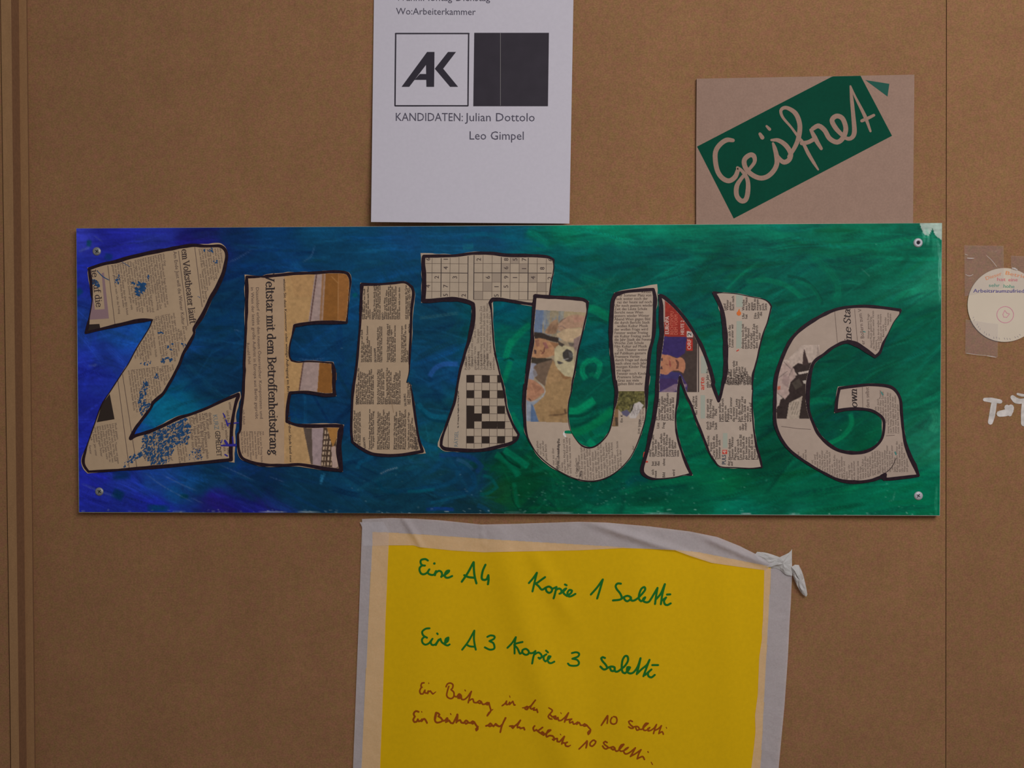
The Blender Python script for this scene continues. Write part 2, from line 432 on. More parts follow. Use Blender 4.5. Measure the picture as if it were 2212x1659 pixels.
NEWS = {'Z': paper('newsprint_ochre', (159, 135, 110)), 'E': paper('newsprint_tan', (160, 133, 108)), 'I': paper('newsprint_beige', (156, 133, 110)),
        'T': paper('newsprint_grey', (154, 137, 120)), 'U': paper('newsprint_rose', (157, 139, 124)), 'N': paper('newsprint_pale', (157, 140, 127)),
        'G': paper('newsprint_mauve', (148, 130, 118))}

_nt = MDF.node_tree; _b = _nt.nodes['Principled BSDF']; _src = _b.inputs['Base Color'].links[0].from_socket
_n = _nt.nodes.new('ShaderNodeTexNoise'); _n.inputs['Scale'].default_value = 210; _n.inputs['Detail'].default_value = 3
_tc = _nt.nodes.new('ShaderNodeTexCoord'); _nt.links.new(_tc.outputs['Object'], _n.inputs['Vector'])
_cr = _nt.nodes.new('ShaderNodeValToRGB'); _cr.color_ramp.elements[0].position = .3; _cr.color_ramp.elements[1].position = .7
_cr.color_ramp.elements[0].color = (1.06, .94, 1.07, 1); _cr.color_ramp.elements[1].color = (.96, 1.05, .90, 1)
_mm = _nt.nodes.new('ShaderNodeVectorMath'); _mm.operation = 'MULTIPLY'
_nt.links.new(_n.outputs['Fac'], _cr.inputs['Fac']); _nt.links.new(_src, _mm.inputs[0]); _nt.links.new(_cr.outputs['Color'], _mm.inputs[1]); _nt.links.new(_mm.outputs[0], _b.inputs['Base Color'])

# ------------------------------------------------------------------ the setting: fibreboard wall, trims, floor
ZB, ZT = 0.0, 2.5
wall = empty('wall_back', (0, 0, 1.25), kind='structure', label='wall of plain brown fibreboard panels behind everything')
MDF_EDGE_SHADE = mat('mdf_edge_shade', (106, 77, 56), .9, noise=[(300, .1, (1, 1, 1))])  # cut-edge brown, darkened to paint in the shade on side faces
def leanx(xt, xb, d, z):
    """x of a leaning vertical line given at the photo's top and bottom, at height z"""
    a, b = PW([(xt, 0), (xb, 1659)], d); t = (z - b[2]) / (a[2] - b[2]); return b[0] + (a[0] - b[0]) * t
def vstrip(name, l, r, dfront, dback, m, parent, **k):
    """upright board between two leaning lines l=(top px, bottom px)"""
    V = []
    for z in (ZB, ZT):
        xl, xr = leanx(*l, dfront, z), leanx(*r, dfront, z)
        V += [(xl, -dfront, z), (xr, -dfront, z), (xr, -dback, z), (xl, -dback, z)]
    F = [(0, 1, 5, 4), (1, 2, 6, 5), (2, 3, 7, 6), (3, 0, 4, 7), (0, 3, 2, 1), (4, 5, 6, 7)]
    return mk(name, V, F, [m, MDF_EDGE_SHADE], parent, matidx=[0, 1, 0, 1, 0, 0], **k)
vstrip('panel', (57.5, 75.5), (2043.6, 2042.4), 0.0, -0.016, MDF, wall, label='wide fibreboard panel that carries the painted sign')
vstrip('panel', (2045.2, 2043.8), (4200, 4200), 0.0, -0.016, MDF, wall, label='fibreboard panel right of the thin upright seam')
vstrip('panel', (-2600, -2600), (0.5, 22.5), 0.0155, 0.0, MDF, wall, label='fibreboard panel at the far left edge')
box('backing', (-3.2, 0.016, ZB), (3.2, 0.05, ZT), GAP, wall)
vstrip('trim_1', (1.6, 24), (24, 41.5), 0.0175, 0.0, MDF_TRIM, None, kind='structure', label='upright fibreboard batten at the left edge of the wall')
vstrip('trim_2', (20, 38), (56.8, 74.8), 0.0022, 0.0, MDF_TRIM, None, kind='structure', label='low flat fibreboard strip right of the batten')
box('floor', (-3.2, -3.5, -0.05), (3.2, 0.05, 0.0), FLOORM, kind='structure', label='floor in front of the fibreboard wall')

# white paint writing on the right-hand panel
CHALK = mat('white_paint', (172, 164, 160), .7, noise=[(120, .25, (1, 1, 1))])
f = Flat(); K = (2050, 780, .12054)
f.stroke(C(*K, [(640, 690, 8), (760, 700, 11), (920, 725, 9)])); f.stroke(C(*K, [(810, 740, 12), (790, 860, 13), (770, 980, 13), (742, 1095, 11)]))
f.stroke(C(*K, [(905, 945, 13), (1000, 930, 15), (1090, 900, 15), (1110, 830, 13)])); f.stroke(C(*K, [(1040, 830, 12), (1090, 950, 10)]))
f.stroke(C(*K, [(1140, 650, 10), (1200, 705, 13), (1290, 720, 11), (1420, 690, 9)])); f.stroke(C(*K, [(1360, 720, 12), (1345, 900, 13), (1340, 1120, 12)]))
f.stroke(C(*K, [(1230, 590, 5), (1300, 610, 6), (1400, 620, 5)]))
f.build('wall_writing', CHALK, wall, .0003, label='white painted letters T-T below the round note')

# ------------------------------------------------------------------ the sign: board
D_B = 0.0085
TL, TR, BR, BL = (165, 493.5), (2034.5, 482), (2029.5, 1113), (171, 1106)
OX = PW([(1100, 798)], D_B)[0]
sign = empty('newspaper_sign', (OX[0], 0, OX[2]), label='long blue to green painted board with cut-out newspaper letters spelling ZEITUNG', cat='sign')
EDGE = mat('raw_board_edge', (138, 142, 132), .8, noise=[(90, .15, (1, 1, 1))])
core = [(164.6, 493.2), (600, 490.4), (1100, 486.9), (1600, 484), (2035, 481.7), (2032.6, 800), (2030.4, 1114.2), (1600, 1112.6), (1100, 1110.2), (600, 1107.9), (170.2, 1107), (167, 800)]
slab('board', core, EDGE, sign, 0.0, D_B - .0003, label='thin board with pale raw edges')

cv = Canvas(0, 0, 1864, 618, 2.0)            # local paint coordinates: x-167, y-490
def warp(P):
    u = P[:, :1] / 1864; v = P[:, 1:] / 618
    return ((1 - u) * (1 - v) * np.array(TL) + u * (1 - v) * np.array(TR) + u * v * np.array(BR) + (1 - u) * v * np.array(BL))
def L_(pts): return [(p[0] - 168, p[1] - 489) + tuple(p[2:]) for p in pts]
CP = [(175,500,48,40,150),(250,520,35,28,140),(350,500,38,35,140),(450,500,25,40,128),(430,530,30,30,135),(520,510,15,55,118),(600,500,10,65,122),(700,510,8,70,112),(800,520,10,75,120),(880,510,15,75,130),(960,520,10,75,118),(1060,510,8,75,118),(1130,510,5,80,102),(1170,520,0,105,95),(1230,500,0,120,92),(1330,495,0,125,95),(1420,500,0,120,95),(1300,560,0,85,80),(1400,560,0,85,76),(1500,500,0,110,85),(1600,540,0,95,76),(1700,500,0,105,80),(1850,510,0,105,76),(1950,560,0,95,72),(2020,600,20,125,95),
(180,600,30,30,132),(180,700,28,40,127),(190,800,30,30,140),(200,900,30,28,136),(175,1000,30,28,140),(220,780,30,38,135),(260,730,25,48,132),(330,720,20,50,127),(480,700,5,65,112),(450,800,0,60,102),(380,880,10,70,122),(490,830,0,55,98),(560,560,8,62,116),(510,640,0,60,106),(700,720,0,65,115),(680,800,5,65,115),(650,880,0,65,115),(755,700,0,65,110),(750,900,0,60,110),(840,580,5,70,115),(900,620,8,70,112),(930,700,0,75,112),(950,800,10,70,120),(910,900,5,75,112),(940,950,0,80,102),(1100,680,0,85,96),(1100,730,0,90,78),(1110,800,0,90,80),(1115,900,0,85,76),(1220,560,0,85,86),(1280,640,0,90,76),(1270,730,0,85,82),(1270,800,0,80,66),(1280,880,0,85,66),(1270,950,0,100,76),(1440,620,0,85,76),(1500,660,0,85,76),(1550,620,0,90,76),(1540,700,0,90,70),(1600,560,0,85,70),(1560,750,0,100,75),(1700,650,0,100,80),(1700,580,0,90,75),(1660,850,0,95,70),(1650,750,0,110,78),(1480,900,0,95,66),(1520,1000,0,100,66),(1640,1000,0,95,66),(1850,730,0,95,75),(1800,800,0,95,70),(1780,900,0,90,70),(1850,950,0,95,66),(1980,700,0,100,75),(1990,850,5,115,85),(2010,950,20,130,100),(1980,1050,0,105,75),(2010,1090,0,115,80),
(200,1050,32,28,145),(260,1040,30,35,136),(340,1030,25,45,126),(400,1050,18,50,120),(330,1090,30,28,140),(450,1040,5,60,106),(550,1050,5,55,102),(480,1095,35,32,150),(560,1095,30,40,150),(650,1050,5,60,96),(700,1080,5,60,96),(760,1020,4,65,102),(720,1000,0,68,106),(850,1030,0,70,102),(850,1080,0,60,86),(950,1040,0,65,95),(1000,1010,4,62,100),(1030,1050,8,60,98),(1020,1090,6,52,70),(1100,1020,0,75,46),(1080,1060,0,75,46),(1150,1060,0,70,42),(1200,1080,0,80,56),(1300,1060,0,75,56),(1400,1080,0,80,56),(1380,1040,0,80,66),(1500,1060,0,85,60),(1600,1040,0,90,56),(1700,1080,0,95,66),(1800,1070,0,95,66),(1900,1090,0,105,75),(1600,1100,0,115,90),(1300,1105,0,100,75),(1720,1105,5,110,85)]
CPa = np.array(CP, float); 
_um = CPa[:, 0] < 425; _bl = (CPa[:, 0] >= 425) & (CPa[:, 0] < 1090); _gr = CPa[:, 0] >= 1090; _gi = (CPa[:, 0] > 1630) & (CPa[:, 1] > 600) & (CPa[:, 1] < 1010)
CPa[_um, 2:] *= (1.02, 1.42, 1.08); CPa[_bl, 2:] *= (1, .84, .79); CPa[_bl, 2] = np.maximum(CPa[_bl, 2], 11); CPa[_gr, 2:] *= (1, .90, .90); CPa[_gi, 2:] *= (1, .84, .84)
CPa[:, 0] -= 168; CPa[:, 1] -= 489
def base_at(X, Y):
    num = np.zeros(X.shape + (3,)); den = np.zeros(X.shape)
    for p in CPa:
        w = 1.0 / (((X - p[0]) ** 2 + ((Y - p[1]) * 1.25) ** 2) + 160.0) ** 1.9
        num += w[..., None] * p[2:]; den += w
    return num / den[..., None]
wxn = cv.X + 10 * np.sin(cv.Y * .031 + 2) + 6 * np.sin(cv.Y * .09); wyn = cv.Y + 7 * np.sin(cv.X * .027) + 4 * np.sin(cv.X * .11 + 1)
cv.c = base_at(wxn, wyn)
def dirn(x, y):
    if y < 90: return random.gauss(-.03, .12)
    if y > 525 and x < 620: return random.gauss(.42, .18)
    if y > 525 and x > 1150: return random.gauss(-.16, .07)
    if x > 1450: return random.gauss(-.45, .2)
    if x > 1180: return random.gauss(-.3, .35)
    return random.gauss(0, .6)
for i in range(1300):
    x, y = random.uniform(0, 1864), random.uniform(0, 618); a = dirn(x, y); L = random.uniform(50, 190); w = random.uniform(7, 22)
    bcol = base_at(np.array([[x]]), np.array([[y]]))[0, 0]
    kf = random.choice((.62, .72, .82, .9, 1.12, 1.25, 1.4)); hue = random.uniform(-10, 10)
    colr = np.clip(bcol * kf + np.array((0 if x > 900 else hue * .5, hue, -hue * .6)), 0, 255)
    bend = random.uniform(-.2, .2)
    p = [(x + t * L * math.cos(a + bend * t), y + t * L * math.sin(a + bend * t)) for t in (-.5, 0, .5)]
    cv.brush(p, w, colr, random.uniform(.3, .7), .9, i, .25, edge=.4)
for i in range(420):     # fine bristle marks
    x, y = random.uniform(0, 1864), random.uniform(0, 618); a = dirn(x, y); L = random.uniform(30, 120)
    bcol = base_at(np.array([[x]]), np.array([[y]]))[0, 0]; kf = random.choice((.72, .8, 1.25, 1.4))
    cv.brush([(x - L / 2 * math.cos(a), y - L / 2 * math.sin(a)), (x + L / 2 * math.cos(a), y + L / 2 * math.sin(a))], random.uniform(3.5, 5), np.clip(bcol * kf + 3, 0, 255), .38, .6, i, .3)
def st(K, pts, w, col, a=.9, br=.45, fd=.05, sd=1): cv.brush(L_(C(*K, pts)), w * 1.08, np.array(col, float) * (1, .93, .88), a, br, sd + int(pts[0][0]), fd, edge=.5)
KF, KG, KH, KI, KL = (890, 530, .15671), (890, 760, .15671), (1110, 600, .15066), (1110, 800, .15671), (1650, 640, .25316)
# light green finger strokes and swirls
st(KH, [(1060, 440), (1180, 470), (1280, 540), (1370, 610)], 21, (0, 118, 85)); st(KH, [(1060, 590), (1200, 600), (1350, 660)], 9, (0, 62, 55))
st(KH, [(1170, 1450), (1225, 1330), (1235, 1230), (1160, 1175), (1060, 1190), (985, 1270), (985, 1380), (1040, 1460)], 14, (0, 130, 95), .95)
st(KH, [(1160, 1420), (1130, 1370), (1080, 1400)], 9, (0, 110, 80), .7)
st(KI, [(760, 550), (880, 545), (990, 480), (1110, 400)], 20, (0, 130, 92), .98, .2, .02); st(KI, [(760, 620), (930, 615), (1080, 540), (1160, 450)], 8, (0, 55, 48), .8)
st(KI, [(720, 850), (900, 830), (1080, 750), (1250, 640), (1370, 540)], 22, (0, 112, 74), .98, .2, .02); st(KI, [(820, 760), (1000, 700), (1180, 590)], 8, (0, 62, 50), .7)
st(KI, [(1020, 960), (1070, 1000), (1090, 1040)], 18, (0, 130, 95), .95, .2, .02); st(KI, [(1040, 880), (1090, 850)], 16, (0, 70, 48), .7)
st(KF, [(1640, 1090), (1520, 1180), (1420, 1290), (1330, 1400)], 18, (0, 110, 84), .95); st(KF, [(1380, 1290), (1330, 1420), (1290, 1560)], 17, (0, 120, 90), .9)
st(KG, [(1360, 120), (1330, 220), (1290, 330), (1260, 420)], 15, (0, 118, 86), .9); st(KF, [(1260, 1590), (1340, 1550), (1410, 1580)], 5, (0, 55, 50), .9)
st(KF, [(1160, 900), (1300, 870), (1450, 880)], 22, (0, 78, 105), .6); st(KF, [(1160, 1240), (1300, 1180), (1480, 1120)], 9, (0, 68, 75), .6)
st(KG, [(1370, 830), (1420, 930), (1540, 1120)], 14, (0, 112, 84), .9); st(KG, [(1270, 1340), (1420, 1440), (1600, 1570)], 17, (0, 112, 84), .95, .3, .02)
st(KG, [(1150, 1400), (1290, 1490), (1400, 1590), (1470, 1700)], 17, (0, 105, 78), .95, .3, .02); st(KG, [(1220, 1370), (1340, 1500), (1500, 1590)], 6, (0, 45, 35), .9)
# blue swirls left of and below the T
st(KG, [(240, 340), (310, 230), (430, 165), (640, 165)], 13, (35, 85, 165), .85); st(KG, [(80, 700), (150, 800), (280, 880), (490, 895)], 14, (8, 98, 135), .85)
st(KG, [(110, 790), (240, 920), (470, 960)], 7, (0, 55, 85), .7); st(KG, [(200, 480), (330, 400), (520, 330)], 10, (15, 80, 130), .6)
st(KF, [(100, 1000), (300, 975), (650, 930)], 8, (55, 105, 120), .6, .8); st(KG, [(60, 1170), (200, 1290), (360, 1330)], 18, (5, 80, 125), .6)
KB = (680, 960, .22604)
st(KB, [(1180, 100), (1350, 90), (1500, 120), (1590, 200), (1540, 265)], 13, (16, 58, 120), .8); st(KB, [(1350, 130), (1440, 170), (1510, 240)], 10, (38, 84, 128), .7)
st(KB, [(1380, 190), (1500, 270), (1530, 370), (1440, 450), (1200, 470)], 13, (8, 66, 108), .7); st(KB, [(1240, 180), (1370, 230), (1360, 320), (1240, 380), (900, 430), (700, 440)], 13, (8, 68, 108), .7)
st(KB, [(640, 270), (760, 200), (900, 160), (1100, 150)], 12, (22, 78, 118), .6, .8); st(KB, [(620, 280), (700, 240), (790, 215)], 5, (110, 130, 150), .7, .9)
st(KB, [(600, 340), (640, 420), (800, 470)], 10, (0, 60, 90), .7); st(KB, [(400, 230), (430, 160), (560, 120)], 10, (8, 88, 130), .6); st(KB, [(1100, 550), (1250, 520), (1450, 480)], 7, (10, 85, 120), .7)
st(KB, [(1060, 615), (1200, 605), (1330, 615)], 9, (15, 55, 145), .85); st(KB, [(1550, 570), (1620, 600), (1670, 630)], 12, (12, 68, 108), .7); st(KB, [(1600, 290), (1680, 310), (1740, 400), (1650, 460), (1570, 470)], 9, (0, 88, 95), .75)
st(KB, [(1900, 350), (1920, 450), (1930, 560), (1945, 600)], 11, (0, 92, 66), .8); st(KB, [(1870, 380), (1890, 520), (1960, 630)], 4, (0, 50, 35), .8)
st(KB, [(2080, 240), (2200, 210), (2330, 240)], 15, (0, 98, 72), .7); st(KB, [(880, 440), (1000, 440), (1150, 420)], 8, (0, 95, 115), .6)
st((490, 790, .16278), [(1260, 1440), (1240, 1540)], 8, (30, 110, 160), .8, .6); st(KB, [(50, 380), (90, 270)], 6, (50, 130, 180), .7, .8)
K3 = (1020, 960, .24412)
st(K3, [(1330, 350), (1340, 480), (1310, 600)], 10, (0, 60, 50), .5); st(K3, [(1340, 330), (1400, 200), (1440, 130)], 12, (0, 85, 70), .5); st(K3, [(1360, 340), (1450, 290), (1560, 300)], 15, (0, 72, 80), .7)
st(K3, [(1300, 420), (1600, 350), (2000, 280)], 14, (0, 105, 72), .7, .7); st(K3, [(1000, 530), (1120, 560), (1260, 575)], 14, (5, 112, 82), .7, .7); st(K3, [(1350, 560), (1500, 570), (1700, 560)], 18, (5, 115, 88), .8, .7)
# arcs above the G and inside it
K7 = (1400, 480, .29837)
st(K7, [(700, 440), (850, 430), (1000, 470), (1110, 555)], 13, (0, 110, 82), .8, .5); st(K7, [(1000, 400), (1130, 430), (1230, 530), (1260, 610)], 8, (0, 62, 52), .85)
st(K7, [(1180, 260), (1300, 360), (1370, 480), (1350, 590)], 22, (0, 112, 84), .6, .6); st(K7, [(1060, 440), (1180, 480), (1250, 590)], 9, (0, 100, 76), .7)
st(K7, [(0, 60), (300, 50), (880, 20)], 30, (5, 128, 100), .6, .7); st(K7, [(100, 200), (400, 180), (800, 150)], 20, (0, 62, 58), .45, .7)
st(K7, [(1880, 260), (1760, 400), (1560, 430)], 14, (0, 80, 62), .5); st(K7, [(1540, 350), (1600, 405)], 4, (60, 125, 110), .6)
st(KL, [(550, 1250), (670, 1190), (750, 1090), (740, 990)], 13, (0, 122, 82), .8, .3); st(KL, [(390, 900), (500, 880), (600, 900)], 16, (0, 110, 76), .6)
st(KL, [(1180, 1200), (1300, 1170), (1400, 1230)], 40, (10, 120, 88), .4, .7); st(KL, [(1440, 950), (1480, 1050), (1440, 1150)], 24, (45, 145, 115), .5, .8)
st((780, 480, .28933), [(760, 120), (900, 90), (1150, 130), (1390, 190)], 12, (0, 88, 118), .6, .7); st((780, 480, .28933), [(1240, 70), (1320, 110), (1400, 180)], 16, (0, 125, 110), .7, .7); st((780, 480, .28933), [(760, 190), (840, 180)], 16, (20, 105, 125), .7, .8)
st((780, 480, .28933), [(1450, 560), (1600, 510), (1900, 430)], 13, (25, 105, 98), .5, .9); st((780, 480, .28933), [(1700, 640), (1760, 650), (1860, 690)], 15, (0, 115, 86), .7, .4)
# dark green dabs in the blue corner, ultramarine left-overs
for (K_, p, w, c) in (((150, 480, .18083), [(215, 225), (280, 235)], 17, (8, 72, 80)), ((150, 480, .18083), [(430, 380), (530, 410)], 17, (14, 52, 112)), ((150, 480, .18083), [(90, 780), (150, 850)], 20, (8, 62, 92)),
                      ((150, 780, .20492), [(440, 1380), (560, 1440)], 24, (0, 52, 78)), ((150, 780, .20492), [(440, 1210), (640, 1200)], 22, (10, 50, 98)), ((150, 780, .20492), [(800, 1550), (1050, 1560)], 18, (0, 62, 82)),
                      ((150, 780, .20492), [(1150, 1420), (1250, 1430)], 12, (0, 58, 72)), ((490, 560, .16278), [(1690, 440), (1720, 500)], 12, (0, 78, 82))):
    st(K_, p, w, c, .8, .3, .3)
# dry-brush scratches
SCR = [((150, 780, .20492), [(790, 1180), (1000, 1330), (1300, 1490)], 2.6), ((150, 780, .20492), [(960, 1190), (1150, 1290), (1340, 1370)], 2.6), ((150, 780, .20492), [(1560, 1080), (1800, 1190), (1950, 1260)], 2.4),
       ((150, 780, .20492), [(1250, 1430), (1400, 1500)], 2.4), ((160, 960, .24412), [(1720, 280), (1860, 330)], 2.4), ((150, 480, .18083), [(300, 130), (420, 220)], 3), ((150, 480, .18083), [(120, 330), (260, 270)], 6),
       ((160, 480, .31646), [(1050, 270), (1120, 240), (1220, 180)], 4), ((160, 480, .31646), [(1560, 270), (1620, 230), (1650, 150)], 3), ((150, 780, .20492), [(110, 1290), (300, 1370), (480, 1430)], 5),
       ((150, 780, .20492), [(200, 45), (300, 30)], 5), ((1500, 960, .25316), [(1720, 380), (1705, 450), (1660, 470)], 3), ((490, 560, .16278), [(950, 1310), (1100, 1330), (1300, 1305)], 3), ((490, 560, .16278), [(90, 925), (200, 950)], 3)]
for i, (K_, p, w) in enumerate(SCR):
    st(K_, p, w + 1.5, (95, 120, 170) if K_[0] < 700 else (90, 150, 135), .45, .9, .25, i)
rs = random.Random(5)
for i in range(230):     # tiny chips of bare board, mostly along the lower edge
    if rs.random() < .4: x, y = rs.uniform(0, 1864), 618 - abs(rs.gauss(0, 3.5))
    elif rs.random() < .5: x, y = rs.gauss(1130, 120), rs.uniform(545, 600)
    else: x, y = rs.uniform(550, 1864), rs.uniform(530, 610) if rs.random() < .6 else rs.uniform(2, 610)
    b_ = 1 if y > 608 else .55
    cv.brush([(x, y), (x + rs.uniform(1, 7 if y > 606 else 3.5), y + rs.uniform(-1, 1))], rs.uniform(2.4, 4), (150, 160, 165) if x < 900 else (130, 165, 150), rs.uniform(.25, .8) * b_, .3, i, 0, False, .3)
for (x0, x1, a) in ((640, 690, .9), (555, 620, .7), (1600, 1625, .9), (1705, 1730, .9), (1390, 1460, .6), (1090, 1130, .5), (370, 400, .5), (1180, 1240, .6)):
    cv.brush([(x0 - 168, 616), (x1 - 168, 616)], 6, (165, 170, 172), a, .9, int(x0), .3, False, .3)
# bare white corner, top right
cv.fill(L_([(1981, 480), (2040, 480), (2040, 525), (2030, 524), (2018, 514), (2012, 500), (2004, 516), (1993, 512), (1988, 500)]), (168, 172, 164), .85)
for i, (x, y, l) in enumerate(((1998, 498, 40), (2010, 508, 46), (2021, 520, 40), (2029, 530, 70), (1990, 506, 26), (2015, 515, 60), (2027, 560, 60))):
    cv.brush(L_([(x, y), (x + 5, y + l * .5), (x + 4, y + l)]), 7, (40, 125, 98) if i % 2 else (95, 155, 132), .6, .7, i, .3)
cv.brush(L_([(2029, 540), (2028, 600), (2031, 660)]), 8, (120, 160, 145), .6, .9, 3, .2); cv.brush(L_([(2026, 1040), (2024, 1080), (2025, 1108)]), 6, (60, 140, 110), .6, .8, 3, .2)
cv.noise(5, .035, 1, 3, 1); cv.noise(3, .03, 2); cv.noise(60, .05, 3)
PAINT = vmat('poster_paint', .55, bump=(420, .25, .0006), spec=.07)
cv.build('painted_face', PAINT, sign, D_B, warp=warp, label='brushed paint running from ultramarine at left to green at right')

# screws
STEEL = mat('screw_steel', (.36, .35, .34), .5, metal=.55, spec=.5, raw=True, noise=[(400, .12, (1, 1, 1))])
STEEL_W = mat('screw_zinc', (.56, .54, .58), .5, metal=.25, spec=.5, raw=True)
HOLE = mat('screw_recess', (.02, .02, .03), .6, raw=True)
def screw(px, py, label, m, white=False):
    c = PW([(px, py)], D_B)[0]; e = empty('screw', c, sign, label=label)
    S = .000488; prof = [(0, 1.3), (3.2, 1.35), (5.5, 1.25), (7.6, .95), (9.0, .35), (9.3, 0)] if not white else [(3.4, .3), (3.8, 1.2), (6, 1.5), (8.2, 1.2), (9.6, .4), (9.8, 0)]
    N = 28; V = []; F = []
    for r, h in prof:
        for k in range(N):
            t = 2 * math.pi * k / N; V.append((c[0] + r * S * math.cos(t), c[1] - h * .001, c[2] + r * S * math.sin(t)))
    for i in range(len(prof) - 1):
        for k in range(N): F.append((i * N + k, i * N + (k + 1) % N, (i + 1) * N + (k + 1) % N, (i + 1) * N + k))
    mk('screw_head', V, F, m, e, smooth=True)
    if white: fz = Flat(); fz.dot(px, py, 4.0, 16); fz.build('recess', HOLE, e, D_B + .0003)
    else:
        fz = Flat(); a0 = .6
        for a in (a0, a0 + math.pi / 2):
            fz.stroke([(px - 3.6 * math.cos(a), py - 3.6 * math.sin(a), 1.7), (px + 3.6 * math.cos(a), py + 3.6 * math.sin(a), 1.7)], smooth=False)
        fz.build('cross_recess', HOLE, e, D_B + .00138)
screw(209, 543, 'steel cross-head screw in the upper left corner of the sign', STEEL)
screw(214.5, 1062, 'steel cross-head screw in the lower left corner of the sign', STEEL)
screw(1983, 524.5, 'pale eyelet-like screw in the upper right corner of the sign', STEEL_W, True)
screw(1984, 1071, 'pale screw in the lower right corner of the sign', STEEL_W, False)

# ------------------------------------------------------------------ the seven letters
KA, KBb, KC, KD, KE, KJ, KK = (150, 480, .18083), (150, 780, .20492), (490, 560, .16278), (490, 790, .16278), (740, 580, .25316), (1380, 600, .15068), (1380, 800, .15068)
TR_ = {}
TR_['Z'] = C(*KA, [(235,555,5),(400,500,6),(560,468,6),(700,425,6),(850,390,6),(960,365,6),(1150,330,6),(1330,295,6),(1480,275,6),(1600,285,4.5,2),(1700,285,4.5,4),(1800,285,5.5,4),(1860,330,6,1),(1878,400,6),(1865,490,6),(1840,600,6),(1800,700,7),(1740,820,7),(1690,900,6),(1640,1010,6),(1580,1130,7),(1490,1270,6),(1490,1330,4),(1430,1450,6),(1360,1570,5)]) \
 + C(*KBb, [(1165,20,4.5),(1130,90,4),(1090,170,5),(1050,240,5),(990,340,5),(940,385,6),(880,440,6),(860,490,4),(800,570,5),(740,650,5),(690,720,6),(645,815,6),(700,785,5),(850,740,6,1),(1000,675,6,2),(1150,600,6,2),(1280,560,5),(1450,495,5),(1600,425,5),(1780,350,6,2),(1780,370,6,3),(1755,440,5,5),(1730,560,5.5,5),(1710,700,5.5,6),(1705,850,6,6),(1700,950,7,6),(1705,1040,6,4),(1640,1045,5),(1450,1065,5,1),(1250,1085,5),(1050,1105,6,1),(800,1125,6),(600,1140,4),(400,1155,4),(200,1165,4,2),(160,1110,4,6),(145,1050,5,4),(165,960,4,1),(200,850,2),(270,650,2),(340,460,2.5),(430,320,2),(560,120,2),(620,30,2)]) \
 + C(*KA, [(800,1510,2),(900,1350,2),(960,1250,2),(990,1165,3),(900,1170,6),(780,1185,7),(600,1225,6),(400,1270,5),(195,1320,4),(215,1250,5),(240,1120,2),(270,950,2),(265,850,4),(255,700,5,2),(240,600,5,3)])
TR_['E'] = C(*KC, [(265,235,5,2),(450,232,3),(540,225,5,2),(750,205,5,3),(900,190,5,1),(1180,180,5),(1400,165,5),(1570,175,5,1),(1620,215,5,2),(1640,300,4),(1625,450,2),(1605,700,2),(1590,840,4),(1400,838,6),(1200,840,6),(1050,855,6),(900,880,5),(870,1000,3),(835,1150,3),(830,1280,3),(860,1345,3),(950,1365,3,1),(1100,1355,3,1),(1400,1375,3,1),(1415,1450,6),(1425,1630,6)]) \
 + C(*KD, [(1425,50,6),(1420,250,6),(1430,385,6),(1300,390,6),(1150,365,6),(1000,350,5),(840,360,5),(820,450,5),(800,600,5),(795,740,5),(900,780,5),(1000,795,6,1),(1200,800,6,2),(1400,795,6,2),(1530,800,5),(1510,870,9),(1500,950,9),(1485,1100,9),(1500,1250,9),(1520,1390,6),(1300,1365,6,1),(1100,1330,5,3),(950,1310,5,3),(800,1320,5),(600,1320,5,2),(450,1310,6,2),(300,1270,5),(200,1220,5,2),(160,1120,4.5,2),(150,1000,4.5),(150,900,4),(180,850,4),(190,600,5),(215,400,5),(225,200,4.5),(235,60,4.5)]) \
 + C(*KC, [(230,1400,4.5),(240,1200,4),(250,1000,4),(255,850,4,2),(262,700,6,3),(262,600,6,2),(265,400,6,2),(262,300,6,2)])
TR_['I'] = C(*KE, [(165,135,6,1),(300,135,4),(430,125,4),(530,118,4),(590,155,5),(605,210,5,2),(592,320,5,2),(585,430,4,2),(580,600,4,2),(572,760,4),(568,880,2),(545,972,1),(575,980,1),(590,1050,3),(605,1150,4),(625,1300,4),(650,1450,4),(682,1560,5,3),(600,1575,5),(500,1590,5),(380,1595,5),(250,1580,5),(150,1530,5),(85,1480,4),(75,1380,4),(80,1200,4),(88,1050,5),(110,900,4),(125,780,4),(140,600,3.5),(150,480,4),(155,350,5),(160,240,5,1)])
TR_['T'] = C(*KF, [(160,150,6,5),(400,145,5,3),(600,140,5),(850,110,5,2),(1100,110,6),(1300,135,6),(1600,140,5.5),(1850,155,5),(1950,195,4),(1955,300,2),(1940,420,2),(1920,500,3,1),(1895,690,2.5),(1700,740,0),(1662,812,5,2),(1500,790,5,1),(1350,765,6),(1220,745,6),(1110,745,6),(1075,790,5,3),(1095,900,3,3),(1105,1050,2.5,2),(1115,1200,3,1),(1130,1400,3,1),(1160,1550,3)]) \
 + C(*KG, [(1140,20,3,1),(1180,170,3,1),(1210,300,3,1),(1250,450,3.5,1),(1280,600,3.5,1),(1300,750,3,3),(1340,880,4,2),(1400,1020,4,1),(1470,1140,4),(1440,1210,4),(1350,1265,6),(1200,1305,6,2),(1000,1350,6),(800,1360,6),(600,1350,6,1),(450,1335,6,3),(400,1290,5,6),(410,1200,4.5,3),(450,1080,4),(500,940,4),(550,800,4),(590,680,4),(620,500,4),(640,380,4),(670,230,5),(710,100,5)]) \
 + C(*KF, [(690,1640,4),(740,1450,5),(780,1330,6,1),(810,1200,7),(840,1050,7),(850,900,7,2),(840,810,7),(760,775,7),(620,745,8),(500,745,8),(400,750,7),(250,765,7),(155,765,7),(165,600,8,2),(165,400,8,2),(155,250,7,2)])
